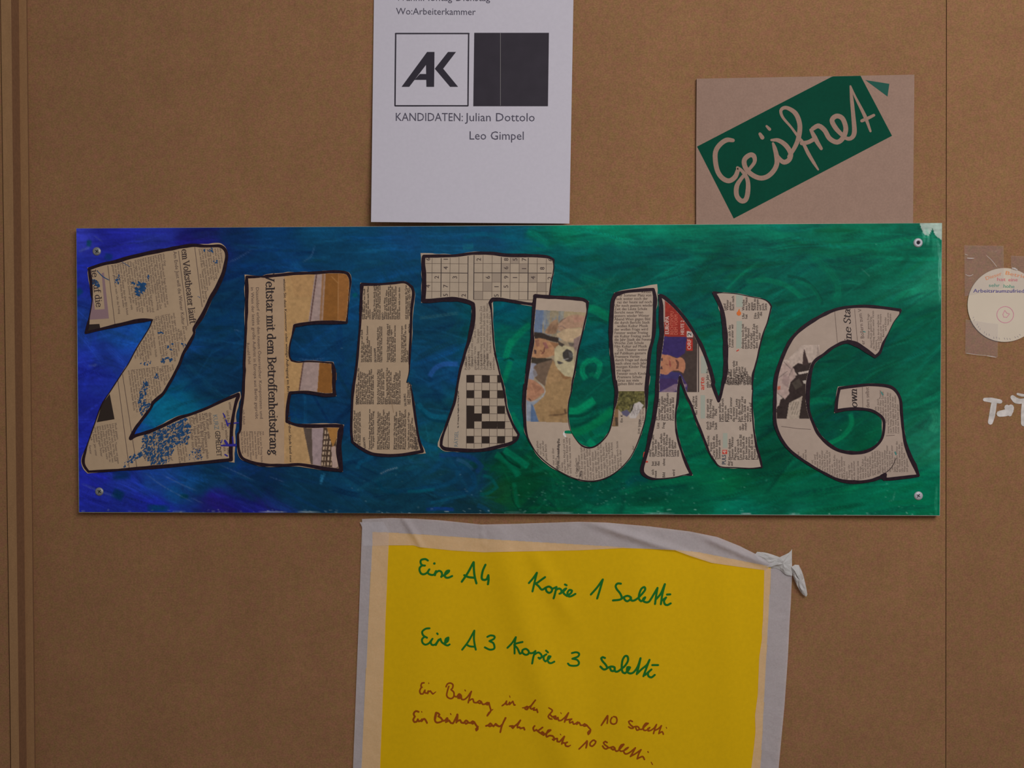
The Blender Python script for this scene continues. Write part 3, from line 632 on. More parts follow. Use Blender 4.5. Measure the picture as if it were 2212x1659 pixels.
TR_['U'] = C(*KH, [(305,260,6),(500,275,6),(700,285,6),(900,300,6),(1000,315,6),(1055,350,5,1),(1050,480,2.5),(1015,650,3),(970,850,3),(920,1050,3),(890,1250,3),(850,1450,3,1)]) \
 + C(*KI, [(845,0,3,1),(810,150,3,1),(790,300,2.5),(755,450,2),(750,650,1.5),(780,820,1),(870,970,1.5),(960,1050,3),(1060,1065,3),(1150,1030,3),(1250,940,2.5),(1320,830,2),(1360,680,2),(1380,550,2),(1400,450,5),(1415,300,6),(1400,150,6,1)]) \
 + C(*KH, [(1470,1600,6,1),(1440,1450,6),(1420,1250,6,1),(1400,1050,6,1),(1390,850,7),(1395,650,7),(1405,480,7,1),(1420,330,7,1),(1460,240,7,1),(1600,200,5,2),(1800,180,5,3),(2000,165,5,8),(2025,300,7,4),(2015,500,6),(2010,750,6),(1990,900,6),(1950,1050,6),(1930,1250,6),(1915,1450,6,2)]) \
 + C(*KI, [(1850,50,7,2),(1830,250,7,1),(1830,420,5),(1820,600,2),(1800,720,2),(1750,880,2,1),(1680,1060,2,1),(1590,1220,2,1),(1450,1370,2,1),(1300,1470,2.5),(1150,1520,2.5,1),(1000,1525,2.5),(850,1495,2,1),(700,1430,2,1),(500,1310,2,2),(340,1170,2,2),(250,1040,2),(190,920,3,1),(160,800,5,1),(150,650,5,1),(140,500,6,1),(145,350,6,1),(155,200,6,1)]) \
 + C(*KH, [(165,1600,6,1),(190,1400,6,1),(215,1200,7,1),(240,1040,7),(265,900,7),(265,750,4.5),(280,550,5),(290,400,6)])
TR_['N'] = C(*KJ, [(300,255,5),(350,270,6),(450,350,6),(550,450,6,1),(650,570,6),(740,700,6),(830,850,6),(900,980,6,1),(960,1130,6,1),(1020,1300,6),(1070,1500,6)]) \
 + C(*KK, [(1060,200,6),(1100,320,6),(1145,440,5),(1180,330,5,1),(1215,150,6,1),(1240,20,6)]) + C(*KJ, [(1225,1500,6),(1245,1300,8,1),(1245,1100,8,1),(1240,850,9),(1215,600,8,1),(1180,430,7,2),(1120,290,7,1),(1075,215,5),(1200,215,1.5),(1400,230,1.5),(1600,270,1.5),(1780,305,2),(1860,350,2.5),(1900,410,3),(1880,500,2.5,1),(1840,650,2.5),(1790,780,3),(1740,960,3),(1700,1150,3),(1660,1300,3),(1635,1400,4),(1625,1600,2)]) \
 + C(*KK, [(1635,250,2),(1625,450,2.5),(1635,700,3,1),(1655,900,3,1),(1690,1100,4,1),(1740,1270,4),(1765,1390,3),(1600,1405,2),(1400,1395,2,1),(1170,1380,2,1),(1080,1290,3,1),(1010,1180,3),(960,1050,4),(890,870,4,1),(820,700,4,1),(750,500,4,1),(690,380,4,1),(630,220,4),(590,100,5),(570,250,4,1),(555,450,4),(530,600,3),(530,800,3,1),(560,980,4,1),(620,1180,4,1),(690,1360,5,1),(750,1490,5,1),(650,1500,1.5,1),(500,1535,2,1),(300,1555,2.5),(180,1550,4),(80,1500,6),(45,1420,7,1),(90,1250,7,1),(130,1100,7,1),(170,900,7),(210,720,7),(240,520,7,1),(260,350,7),(265,150,6)]) \
 + C(*KJ, [(270,1450,6),(280,1250,6),(300,1000,9),(330,800,9),(320,600,9),(320,400,8,2)])
TR_['G'] = C(*KL, [(1165,118,5),(1000,95,5),(850,85,5),(700,95,5),(580,125,6),(450,190,6),(330,270,6),(240,360,6),(180,470,6),(130,600,7),(100,720,7),(95,870,6),(92,1000,6),(100,1100,6),(150,1220,5),(230,1320,4.5),(350,1410,4.5),(500,1500,4),(650,1570,5),(800,1585,6),(920,1570,5),(1000,1545,6),(1050,1560,6),(1200,1545,5),(1320,1530,5),(1290,1450,7),(1250,1370,8),(1210,1260,6),(1190,1150,4),(1175,1000,5),(1165,880,5),(1120,800,5),(1050,765,5),(900,755,4.5),(750,770,5),(645,785,5,1),(625,880,5,1),(615,980,6,1),(700,965,5),(800,960,5),(900,970,5),(970,1000,4,1),(1020,1050,4.5,2),(1025,1130,4.5,2),(1005,1220,4),(940,1290,5),(850,1330,5),(750,1335,6,1),(640,1315,6,1),(550,1260,6,1),(470,1180,5,1),(420,1080,5),(385,980,5),(375,870,7),(380,760,8),(395,660,7),(430,560,5),(520,490,5),(600,430,5),(700,390,6),(790,410,8),(870,460,7),(950,515,5),(990,480,5),(1020,400,4),(1060,320,1.5),(1110,220,1.5),(1160,150,2)])
DZ = {'Z': .0090, 'E': .0094, 'I': .0090, 'T': .0089, 'U': .0094, 'N': .0090, 'G': .0090}
LET, CLIP = {}, {}
DESC = {'Z': 'cut-out newspaper letter Z with blue paint smears and black marker outline', 'E': 'cut-out newspaper letter E with a headline and part of a photo',
        'I': 'cut-out newspaper letter I covered in dense small listings', 'T': 'cut-out newspaper letter T with number puzzle on top and crossword at its foot',
        'U': 'cut-out newspaper letter U with a photo of a person and a pale dog', 'N': 'cut-out newspaper letter N with a red programme picture',
        'G': 'cut-out newspaper letter G with a dark sketch on its left bow'}
def offset_poly(A, off):
    n = len(A); area2 = sum(A[i][0] * A[(i + 1) % n][1] - A[(i + 1) % n][0] * A[i][1] for i in range(n)); sgn = 1 if area2 > 0 else -1
    out = []
    for i in range(n):
        a, b, c = A[i - 1][:2], A[i][:2], A[(i + 1) % n][:2]
        d1 = b - a; d2 = c - b; d1 = d1 / (np.hypot(*d1) + 1e-9); d2 = d2 / (np.hypot(*d2) + 1e-9)
        n1 = np.array([d1[1], -d1[0]]) * sgn; n2 = np.array([d2[1], -d2[0]]) * sgn; nn = n1 + n2; l = np.hypot(*nn)
        nn = n1 if l < .3 else nn / l; kk = min(1.5, 1 / max(.55, nn @ n1)); out.append(b + nn * off[i] * kk)
    return np.array(out)
def tri_slab(name, pts, m, parent, d0, d1):
    from mathutils.geometry import delaunay_2d_cdt
    n = len(pts); vs, _, fs, _, _, _ = delaunay_2d_cdt([Vector(p) for p in pts], [], [list(range(n))], 1, 1e-4)
    P2 = [(v.x, v.y) for v in vs]; fs = [f for f in fs]
    if len(fs) and len(P2) > 0:
        cen = np.array([np.mean([P2[i] for i in f], 0) for f in fs]); fs = [f for f, k_ in zip(fs, inside(cen, pts)) if k_]
    A0 = PW(P2, d1); A = PW(pts, d1); B = A.copy(); B[:, 1] = -d0; k0 = len(P2)
    F = [tuple(f) for f in fs] + [(k0 + i, k0 + (i + 1) % n, k0 + n + (i + 1) % n, k0 + n + i) for i in range(n)]
    return mk(name, np.vstack([A0, A, B]), F, m, parent)
for si, (ch, tr) in enumerate(TR_.items()):
    A = smooth_path([tuple(p[:3]) + ((p[3] if len(p) > 3 else 0),) for p in tr], True, 42, 3.5)
    n = len(A); ctr = PW([A[:, :2].mean(0)], DZ[ch])[0]
    L = empty('cutout_letter', ctr, sign, label=DESC[ch]); LET[ch] = L
    wj = A[:, 2] * np.where(A[:, 2] > 3.2, 1.28, 1.05) * (1 + .13 * wob(n, 4, si))
    off = wj / 2 * .82 + A[:, 3] * (.75 + .35 * wob(n, 3, si + 20)) + np.clip(wob(n, 5, si + 9) * 1.4 - .5, -.2, 1.2)
    outer = offset_poly(A, off); CLIP[ch] = [tuple(p) for p in offset_poly(A, -wj / 2 - .6)]
    tri_slab('newsprint_cutout', [tuple(p) for p in outer], NEWS[ch], L, D_B, DZ[ch])
    f = Flat()
    m_ = n
    for i in range(m_):
        a, b = A[i], A[(i + 1) % n]
        if wj[i] < .3 or wj[(i + 1) % n] < .3: continue
        f.stroke([(a[0], a[1], wj[i]), (b[0], b[1], wj[(i + 1) % n])], smooth=False, cap=7)
    if ch == 'G':
        f.stroke(C(*KL, [(1000, 1535, 6), (1035, 1520, 8), (1030, 1560, 8)]), smooth=False); f.stroke(C(*KL, [(1035, 1510, 1.2), (1090, 1460, 1.2), (1130, 1380, 1)]))
    f.build('marker_outline', INK, L, DZ[ch] + .00022, label='black felt-pen outline')
def on(ch, e=.0001): return DZ[ch] + e

UP = (0, -1); DN = (0.0, 1.0)
# --- Z
c = CLIP['Z']; f = Flat(); zr = (.14, 1)
for i, q in enumerate(([(480, 520), (700, 470), (1130, 370), (1190, 1050), (560, 1120)], [(1000, 1130), (1260, 1080), (1330, 1400), (1300, 1659), (700, 1659), (900, 1390)], [(1530, 320), (1810, 310), (1830, 560), (1600, 980)])):
    fill_text(f, C(*KA, q), zr, 5.6, 3.0, c, .95, seed=i)
fill_text(f, C(*KA, [(1330, 1240), (1400, 1240), (1400, 1500), (1330, 1500)]), zr, 6, 3, c, seed=9)
for i, q in enumerate(([(600, 100), (1120, 30), (1080, 150), (780, 560), (680, 560)], [(230, 700), (490, 650), (530, 1090), (200, 1000)], [(780, 780), (1250, 640), (1260, 1080), (800, 1110)])):
    fill_text(f, C(*KBb, q), zr, 5.6, 3.0, c, .95, seed=20 + i)
f.build('body_text', PRINT, LET['Z'], on('Z'), kind='stuff')
f = Flat(); serif(f, 'em Volkstheater läuft', *C(*KA, [(1335, 335), (1450, 1215)]), 9.2) if False else None
SER['o2'] = SER['o']
def tt(f, s, a, b, xh, **k): serif(f, s, a, b, xh, **k)
_a, _b = C(*KA, [(1338, 325), (1440, 1215)]); tt(f, 'em Volkstheater läuft', _a, _b, 9.4, thick=.125, thin=.055)
_a, _b = C(*KA, [(262, 575), (322, 1020)]); tt(f, 'ie auf die', _a, _b, 9.4, thick=.125, thin=.055)
f.build('headline', mat('headline_ink', (62, 50, 48), .8), LET['Z'], on('Z', .00012))
f = Flat(); sans(f, 'Am Ende Just will die Wiener Kultur', *C(*KA, [(1240, 350), (1345, 1230)]), 4.8); f.build('subhead', PRINT, LET['Z'], on('Z', .00012)); f = Flat(); fill_text(f, C(*KBb, [(1270, 560), (1490, 540), (1500, 1050), (1270, 1060)]), (.1, 1), 7.2, 4.4, c, seed=4)
fill_text(f, C(*KBb, [(1600, 450), (1700, 430), (1690, 1020), (1620, 1020)]), (.1, 1), 7, 4, c, .9, .5, seed=5)
f.build('body_text', PRINT, LET['Z'], on('Z', .00012), kind='stuff')
f = Flat(); sans(f, 'GEMELDET', *C(*KBb, [(1535, 735), (1552, 1005)]), 7.0, bold=.3); f.build('section_title', PRINT_DARK, LET['Z'], on('Z', .00012))
f = Flat(); sans(f, 'KURZ', *C(*KBb, [(1512, 565), (1530, 725)]), 6.4); f.build('section_title', mat('print_blue_grey', (95, 105, 110), .8), LET['Z'], on('Z', .00012))
f = Flat(); f.poly(C(*KA, [(385, 610), (412, 600), (472, 1150), (238, 1165), (262, 960), (285, 900), (305, 1045), (420, 1038)])); f.build('print_band', mat('print_mauve', (128, 102, 106), .85), LET['Z'], on('Z', .00005))
f = Flat(True)
for a, b in (((458, 520), (543, 1215)), ((1303, 345), (1415, 1235)), ((1497, 300), (1585, 1010))): f.stroke([p + (1.1,) for p in C(*KA, [a, b])], smooth=False)
for a, b in (((510, 200), (630, 1130)), ((560, 140), (712, 1130))): f.stroke([p + (1.1,) for p in C(*KBb, [a, b])], smooth=False)
f.build('column_rule', PRINT, LET['Z'], on('Z', .00013))
f = Flat(True); f.poly(C(*KBb, [(425, 345), (475, 612), (288, 645), (340, 460)])); f.poly(C(*KA, [(218, 1222), (358, 1215), (368, 1268), (205, 1310)])); f.build('print_block', mat('print_black', (45, 36, 32), .8), LET['Z'], on('Z', .00016))
f = Flat()
for q, n_, r0, r1, sd in (([(550, 1140), (600, 1030), (760, 930), (780, 790), (960, 720), (1230, 600), (1290, 700), (1240, 880), (1120, 880), (1040, 1090), (860, 1080), (760, 1000)], 1050, .4, 2.5, 1),
                          ([(720, 440), (760, 250), (800, 170), (830, 240), (800, 400), (870, 480), (760, 590)], 190, .4, 2.2, 2), ([(1230, 1060), (1290, 920), (1380, 900), (1400, 1040)], 50, .4, 2, 3), ([(860, 180), (920, 140), (940, 190)], 10, .5, 2, 4), ([(730, 0), (860, 0), (850, 40), (740, 40)], 12, .5, 2, 4), ([(940, 0), (1010, 0), (1000, 25)], 12, .8, 2.5, 5)):
    speckle(f, C(*KBb, q), n_, r0, r1, c, sd, -1.0)
for q, n_, r1 in (([(800, 800), (810, 730), (870, 715), (930, 740), (900, 820), (830, 880), (790, 860)], 60, 3.4), ([(530, 640), (590, 620), (610, 700), (550, 770)], 14, 2.6), ([(270, 690), (340, 680), (350, 760), (290, 770)], 30, 2.8), ([(720, 700), (790, 720), (770, 770)], 6, 2),
                  ([(930, 640), (970, 600), (940, 720)], 8, 1.8), ([(1060, 1320), (1130, 1300), (1100, 1350)], 6, 1.8), ([(1140, 1500), (1300, 1400), (1270, 1659), (1060, 1659)], 26, 2.4), ([(1560, 310), (1720, 300), (1700, 350), (1600, 350)], 9, 2.4), ([(1330, 1430), (1390, 1450), (1370, 1540)], 12, 2.2), ([(1500, 870), (1560, 890), (1540, 920)], 4, 1.6), ([(1720, 460), (1790, 450), (1730, 540)], 6, 1.6)):
    speckle(f, C(*KA, q), n_, .5, r1, c, n_, .8)
f.stroke(C(*KA, [(330, 580, 1.5), (400, 650, 2), (470, 690, 1.5)])); f.stroke(C(*KA, [(620, 470, 1), (720, 530, 1.2)]))
f.build('paint_smear', mat('smeared_blue_paint', (32, 66, 104), .6, noise=[(250, .25, (1, 1, 1))]), LET['Z'], on('Z', .00015), label='dabs of blue paint', kind='stuff')
f = Flat(True)
for p in ([(1620, 550, 2), (1640, 590, 3)], [(1650, 620, 3), (1670, 680, 4)], [(1670, 660, 3), (1780, 650, 3)], [(1600, 890, 3), (1750, 885, 6)], [(1640, 840, 5), (1665, 880, 6)], [(1720, 800, 3), (1725, 870, 3)], [(1640, 985, 3), (1665, 1000, 3)], [(1600, 860, 2), (1610, 830, 1.5)]): f.stroke(C(*KBb, p))
f.build('ink_mark', mat('violet_blue_ink', (48, 42, 128), .6), LET['Z'], on('Z', .0003), label='violet blue ink marks')
# --- E
c = CLIP['E']
cE = Canvas(614, 580, 770, 1030, 1.0); cE.c[:] = (168, 132, 92)
def fE(K_, p, col, a=1.0): cE.fill(C(*K_, p), col, a)
fE(KC, [(790, 0), (1230, 0), (932, 1900), (790, 1900)], (166, 130, 88)); fE(KC, [(830, 150), (1180, 180), (1150, 500), (900, 500)], (160, 122, 82), .6); fE(KC, [(1195, 0), (1330, 0), (1190, 1900), (938, 1900)], (150, 128, 122))
fE(KC, [(1320, 0), (1800, 0), (1800, 1900), (1190, 1900), (1275, 780), (1290, 500)], (126, 82, 40)); fE(KC, [(1480, 0), (1800, 0), (1800, 900), (1475, 900)], (140, 92, 50), .7)
for t in np.linspace(0, 1, 6): fE(KC, [(1270 + 50 * (1 - t) - 6 * (6 - t * 5), 180), (1290 + 60 * (1 - t) - 6 * (6 - t * 5), 180), (1275 - 30 * t, 820), (1240 - 30 * t + 20, 820)], (150 - 20 * t, 122 - 34 * t, 110 - 60 * t), .5)
cE.brush(C(*KC, [(1192, 190), (1105, 830), (1015, 1370), (940, 1880)]), 3.0, (86, 62, 58), .95, 0, 0, 0, False)
cE.brush(C(*KC, [(1480, 200), (1475, 820)]), 1.6, (175, 130, 90), .6, 0, 0, 0, False); cE.brush(C(*KC, [(1390, 230), (1480, 320)]), 2, (170, 125, 80), .5, 0, 0, 0, False)
fE(KD, [(780, 760), (1900, 760), (1900, 1500), (780, 1500)], (166, 132, 92)); fE(KD, [(1010, 800), (1125, 800), (1142, 1320), (1118, 1320)], (84, 70, 62)); fE(KD, [(1125, 790), (1300, 790), (1255, 1400), (1142, 1400)], (146, 126, 126))
fE(KD, [(1285, 790), (1560, 790), (1560, 1450), (1240, 1450)], (70, 54, 44))
for i, (x, w) in enumerate(((1300, 20), (1335, 14), (1375, 22), (1420, 14), (1470, 18), (1512, 12))):
    for j in range(7): fE(KD, [(x - (j * 7), 860 + j * 70), (x + w - (j * 7), 860 + j * 70), (x + w - 4 - (j * 7), 905 + j * 70), (x - 4 - (j * 7), 905 + j * 70)], (175, 150, 125))
fE(KD, [(1320, 800), (1510, 800), (1480, 900), (1440, 1010), (1405, 1080), (1370, 960)], (150, 105, 55)); fE(KD, [(1385, 1080), (1440, 1060), (1480, 1340), (1400, 1380)], (160, 135, 125))
cE.noise(6, .03, 5); cE.noise(2, .02, 6); cE.blur(1)
ph = vmat('newspaper_photo', .75, bump=(60, .2, .001)); 
cE.build('photo_print', ph, LET['E'], on('E', .00006), clip=[p for p in c if True], label='cropped stage photo in tan, lilac and brown')
f = Flat(); tt(f, 'Veltstar mit dem Betroffenheitsdrang', (573.8, 593), (583.5, 983), 12.4, thick=.14, thin=.055)
f.build('headline', mat('headline_ink_dark', (50, 42, 42), .8), LET['E'], on('E', .00012))
f = Flat(); fill_text(f, C(*KD, [(185, 870), (490, 870), (490, 1300), (185, 1230)]), (.05, 1), 5.8, 3.0, c, seed=31); fill_text(f, C(*KD, [(215, 480), (260, 480), (260, 840), (215, 840)]), (.05, 1), 5.8, 3.6, c, seed=32)
f.build('body_text', PRINT, LET['E'], on('E'), kind='stuff')
f = Flat(); sans(f, 'Düsseldorf erlebt den neuen Österreicher Komponisten und', *(lambda q: (q[0], (562, 905)))(C(*KC, [(385, 370)])), 4.2); sans(f, 'in Wien der letzte große Auftritt in Europa aus Berlin geprobt', *(lambda q: (q[0], (552, 905)))(C(*KC, [(318, 370)])), 4.2)
sans(f, 'Ronald Pohl', *C(*KC, [(262, 1110), (285, 1395)]), 3.8); f.build('subhead', PRINT, LET['E'], on('E'))
f = Flat(); sans(f, 'wissen Sie dass Kommentar oder winzige Aufregung im Berner Burgers Werther Stadt land neu', (612, 602), (626, 998), 3.4, bold=.4); f.build('caption', PRINT_DARK, LET['E'], on('E'))
# --- I
c = CLIP['I']; f = Flat(); sd = 40
for y0, y1, xs in ((145, 435, ((168, 238), (268, 325), (358, 492), (538, 590))), (480, 800, ((162, 252), (298, 348), (382, 458), (503, 572))), (850, 1160, ((118, 270), (300, 505), (555, 590))), (1205, 1545, ((98, 155), (228, 275), (300, 412), (440, 545), (560, 645)))):
    for x0, x1 in xs:
        sd += 1; fill_text(f, C(*KE, [(x0, y0), (x1, y0), (x1 + 4, y1), (x0 - 2, y1)]), (0, -1), 3.9, 2.7, c, 1.0, seed=sd, bold=.35)
f.build('body_text', mat('newspaper_ink_mid', (52, 42, 40), .85), LET['I'], on('I'), kind='stuff')
f = Flat()
for s_, a, b in (('SALZBURG', (545, 1175), (538, 1068)), ('KÄRNTEN', (200, 1535), (190, 1440)), ('VORARLBERG', (640, 1552), (628, 1435)), ('SERVUS', (268, 437), (264, 370)), ('KINO', (352, 437), (349, 375)), ('PROGRAMM', (290, 800), (284, 680)), ('TIROL', (133, 1165), (130, 1090))):
    sans(f, s_, *C(*KE, [a, b]), 2.9, bold=.3)
f.build('section_title', PRINT_DARK, LET['I'], on('I', .00012))
f = Flat(True); f.stroke(C(*KE, [(380, 870, .8), (370, 930, .8), (420, 1150, .8), (435, 1230, .8)])); f.stroke(C(*KE, [(560, 970, 1), (590, 1000, .8)])); f.build('crease', mat('paper_crease', (122, 98, 74), .9), LET['I'], on('I', .00009))
# --- T
c = CLIP['T']
vx = [278, 402, 525, 648, 772, 855, 980, 1105, 1230, 1355, 1478, 1602, 1727, 1852]; vb = {402, 772, 855, 1230, 1602}
f = Flat(); f2 = Flat()
def Xb(x, y): return x - (y - 150) / 600 * 5
for x in vx: (f2 if x in vb else f).stroke([p + ((1.5 if x in vb else .9),) for p in C(*KF, [(x + 1, 120), (Xb(x, 748), 748)])], cap=0, clip=c)
for y, bd in ((250, 0), (378, 1), (507, 0), (632, 0)):
    for x0, x1 in ((160, 772), (855, 1950)): (f2 if bd else f).stroke([p + ((1.3 if bd else .8),) for p in C(*KF, [(x0, y), (x1, y + 5)])], cap=0, clip=c)
f.stroke([p + (1.1,) for p in C(*KF, [(852, 748), (1690, 752)])], smooth=False, cap=0)
f.build('puzzle_grid', mat('print_line', (92, 78, 70), .85), LET['T'], on('T', .00009), label='thin grid lines of the number puzzle'); f2.build('puzzle_grid_bold', PRINT_DARK, LET['T'], on('T', .00011))
f = Flat(True)
for x0, x1, y0, y1, in ((855, 975, 637, 748), (980, 1103, 510, 632), (1103, 1228, 383, 507), (1230, 1355, 255, 378), (1355, 1478, 150, 253), (1478, 1602, 256, 380), (1602, 1725, 384, 510), (1725, 1848, 512, 640)):
    f.poly(C(*KF, [(x0, y0), (x1, y0), (x1, y1), (x0, y1)]))
f.build('shaded_cell', mat('print_grey', (138, 122, 108), .85), LET['T'], on('T', .00005), label='grey puzzle squares on a diagonal')
f = Flat()
for s_, x, y in (('6', 220, 190), ('1', 465, 192), ('2', 920, 195), ('8', 1298, 195), ('5', 1420, 195), ('7', 1545, 195), ('6', 1905, 200), ('4', 465, 312), ('6', 1295, 312), ('1', 1545, 322), ('8', 1795, 318), ('2', 340, 440), ('3', 590, 442), ('6', 1045, 442), ('9', 1298, 440), ('1', 1420, 445), ('4', 1668, 447), ('2', 1900, 452), ('4', 220, 565), ('7', 462, 562), ('1', 1165, 570), ('5', 1295, 568), ('5', 462, 685), ('2', 712, 690), ('5', 1163, 692)):
    V, F_, adv = glyph(s_); h = V[:, 1].max(); w_ = V[:, 0].max() - V[:, 0].min(); kk = 60 / h; a_ = (x + 30, y + (V[:, 0].min() + w_ / 2) * kk)
    q = C(*KF, [a_, (a_[0], a_[1] - adv * kk)]); sans(f, s_, q[0], q[1], 60 * .15671 * xheight() / h, bold=.35)
f.build('puzzle_number', mat('print_number', (72, 60, 58), .8), LET['T'], on('T', .00012), label='printed digits lying on their side')
f = Flat(); fill_text(f, C(*KF, [(860, 800), (1080, 800), (1130, 1659), (690, 1659), (850, 1050)]), UP, 6.6, 3.4, c, .9, .9, seed=61); fill_text(f, C(*KG, [(735, 0), (1140, 0), (1170, 250), (735, 250)]), UP, 6.6, 3.6, c, .95, seed=62)
f.build('body_text', mat('newspaper_ink_faded', (96, 82, 74), .85), LET['T'], on('T'), kind='stuff')
f = Flat(); cx = [752, 858, 963, 1070, 1176, 1282, 1386, 1490]; cy = [320, 422, 530, 637, 742, 850, 957, 1057, 1162, 1260, 1362]
for k_, x in enumerate(cx[:-1]): f.stroke([p + (1.0,) for p in C(*KG, [(x, 320 if k_ < 5 else 600 + k_ * 50), (x - 3, 1340)])], cap=0, clip=c)
for y in cy[:-1]: f.stroke([p + (1.0,) for p in C(*KG, [(750, y), (1220 + max(0, y - 420) * .28, y + 5)])], cap=0, clip=c)
f.stroke([p + (1.0,) for p in C(*KG, [(500, 1000), (500, 1330)])], smooth=False, cap=0)
f.build('crossword_grid', mat('print_line', (92, 78, 70)), LET['T'], on('T', .00009))
f = Flat(True)
for k_, (ci, ri) in enumerate([(0, 0), (0, 2), (0, 4), (0, 5), (0, 6), (0, 8), (1, 5), (2, 0), (2, 2), (2, 4), (2, 6), (2, 8), (3, 6), (4, 0), (4, 2), (4, 4), (4, 6), (4, 8), (6, 8)]):
    x0, x1, y0, y1 = cx[ci], cx[ci + 1], cy[ri], cy[ri + 1]
    p = C(*KG, [(x0, y0), (x1, y0), (x1, y1), (x0, y1)])
    if ci == 4 and ri in (0,): p = C(*KG, [(x0, y0), (1222, y0), (1245, y1), (x0, y1)])
    if ci == 6: p = C(*KG, [(1386, 1165), (1465, 1165), (1445, 1200), (1386, 1250)])
    f.poly(p, (k_ % 5) * 3e-6)
f.build('crossword_block', mat('print_black', (45, 36, 32), .8), LET['T'], on('T', .00012), label='black squares of the crossword')
f = Flat(); sans(f, 'RÄTSEL', *C(*KG, [(632, 1312), (638, 1092)]), 5.0); f.build('section_title', mat('print_blue_grey', (95, 105, 110)), LET['T'], on('T', .00012))
f = Flat(); sans(f, 'Nr. 10 Lösung der Ausgabe vom Vortag auf Seite', *C(*KG, [(644, 1050), (644, 540)]), 2.0, bold=.3); f.build('caption', PRINT_DARK, LET['T'], on('T', .00012))
# --- U
c = CLIP['U']
cU = Canvas(1124, 664, 1268, 916, 1.0); cU.c[:] = (150, 128, 100)
def fU(K_, p, col, a=1.0): cU.fill(smooth_path(C(*K_, p), True, 60, 3) if len(p) > 4 else C(*K_, p), col, a)
for x0, x1, cc in ((200, 430, (92, 108, 138)), (430, 520, (120, 120, 118)), (520, 640, (138, 122, 96)), (640, 720, (132, 128, 118)), (720, 1100, (158, 136, 100))): cU.fill(C(*KH, [(x0, 455), (x1, 460), (x1 - 30, 900), (x0, 900)]), cc)
for i in range(26):
    x = random.uniform(300, 700); y = random.uniform(470, 760); cU.brush(C(*KH, [(x, y), (x + random.uniform(-8, 8), y + random.uniform(60, 180))]), 3, random.choice([(80, 100, 140), (120, 130, 145), (140, 128, 100), (105, 118, 135)]), .6, .3, i, .2, False)
fU(KH, [(560, 620), (620, 590), (640, 700), (600, 800), (480, 810), (440, 780), (500, 690)], (150, 112, 82)); fU(KH, [(650, 640), (760, 560), (900, 530), (1080, 560), (1080, 720), (860, 720), (700, 770), (640, 760)], (162, 122, 96)); fU(KH, [(850, 560), (1080, 570), (1080, 620), (860, 640)], (170, 118, 98), .7)
fU(KH, [(620, 800), (760, 730), (1050, 730), (1000, 850), (900, 900), (760, 920), (640, 850)], (176, 146, 110)); fU(KH, [(860, 880), (1000, 800), (980, 900), (930, 1100), (860, 1000)], (128, 102, 96))
for i in range(14): x = random.uniform(520, 640); cU.brush(C(*KH, [(x, random.uniform(640, 700)), (x - 40, random.uniform(740, 820))]), 2, (118, 84, 62), .6, .2, i, .2, False)
cU.brush(C(*KH, [(655, 640), (700, 600), (740, 580)]), 1.6, (70, 60, 60), .8, 0, 0, 0, False); cU.brush(C(*KH, [(640, 700), (690, 690), (740, 730)]), 1.6, (95, 75, 70), .7, 0, 0, 0)
fU(KH, [(260, 780), (400, 790), (500, 830), (640, 860), (640, 930), (560, 915), (420, 880), (260, 880)], (58, 46, 40)); fU(KH, [(240, 880), (400, 870), (520, 920), (580, 1020), (560, 1110), (450, 1150), (330, 1160), (240, 1100)], (168, 116, 78))
fU(KH, [(500, 910), (640, 940), (610, 1110), (560, 1120), (590, 1020)], (138, 92, 60)); fU(KH, [(300, 900), (360, 880), (370, 980), (330, 990)], (130, 82, 66), .8); fU(KH, [(410, 930), (460, 920), (500, 1010), (460, 1020)], (140, 82, 76), .9)
fU(KH, [(290, 1030), (320, 1040), (320, 1090), (296, 1090)], (78, 54, 52)); cU.brush(C(*KH, [(440, 1000), (435, 1060), (400, 1090)]), 2.5, (95, 50, 44), .9, 0, 0, 0); cU.brush(C(*KH, [(380, 1040), (430, 1090)]), 2, (110, 60, 46), .8, 0, 0, 0)
fU(KH, [(230, 1130), (330, 1150), (540, 1160), (560, 1190), (430, 1230), (300, 1240), (225, 1190)], (62, 52, 42)); fU(KH, [(200, 1220), (320, 1230), (330, 1320), (280, 1330), (290, 1460), (180, 1470)], (132, 132, 148))
fU(KH, [(330, 1240), (560, 1170), (640, 1300), (480, 1400), (450, 1560), (300, 1430), (280, 1320)], (108, 84, 66)); fU(KH, [(560, 1180), (640, 1320), (760, 1420), (900, 1440), (900, 1659), (450, 1659), (480, 1400)], (156, 118, 76))
fU(KH, [(590, 1020), (660, 960), (760, 980), (860, 1010), (860, 1200), (880, 1440), (740, 1400), (620, 1290), (580, 1180)], (172, 156, 118)); fU(KH, [(700, 1080), (760, 1020), (830, 1060), (850, 1130), (830, 1190), (780, 1205), (720, 1170)], (62, 56, 52)); fU(KH, [(780, 1060), (840, 1080), (850, 1140), (800, 1150)], (84, 80, 78))
fU(KH, [(640, 910), (730, 960), (690, 990), (640, 960)], (70, 58, 50)); fU(KH, [(780, 930), (860, 940), (850, 990), (800, 980)], (98, 84, 74)); fU(KH, [(620, 1190), (720, 1220), (660, 1240), (630, 1230)], (70, 64, 62)); cU.brush(C(*KH, [(700, 1180), (780, 1160)]), 2, (180, 175, 170), .8, 0, 0, 0, False)
fU(KH, [(180, 1440), (300, 1480), (420, 1580), (440, 1659), (120, 1659), (120, 1560)], (160, 104, 76)); fU(KH, [(640, 1320), (840, 1440), (830, 1500), (700, 1440)], (128, 84, 50), .7)
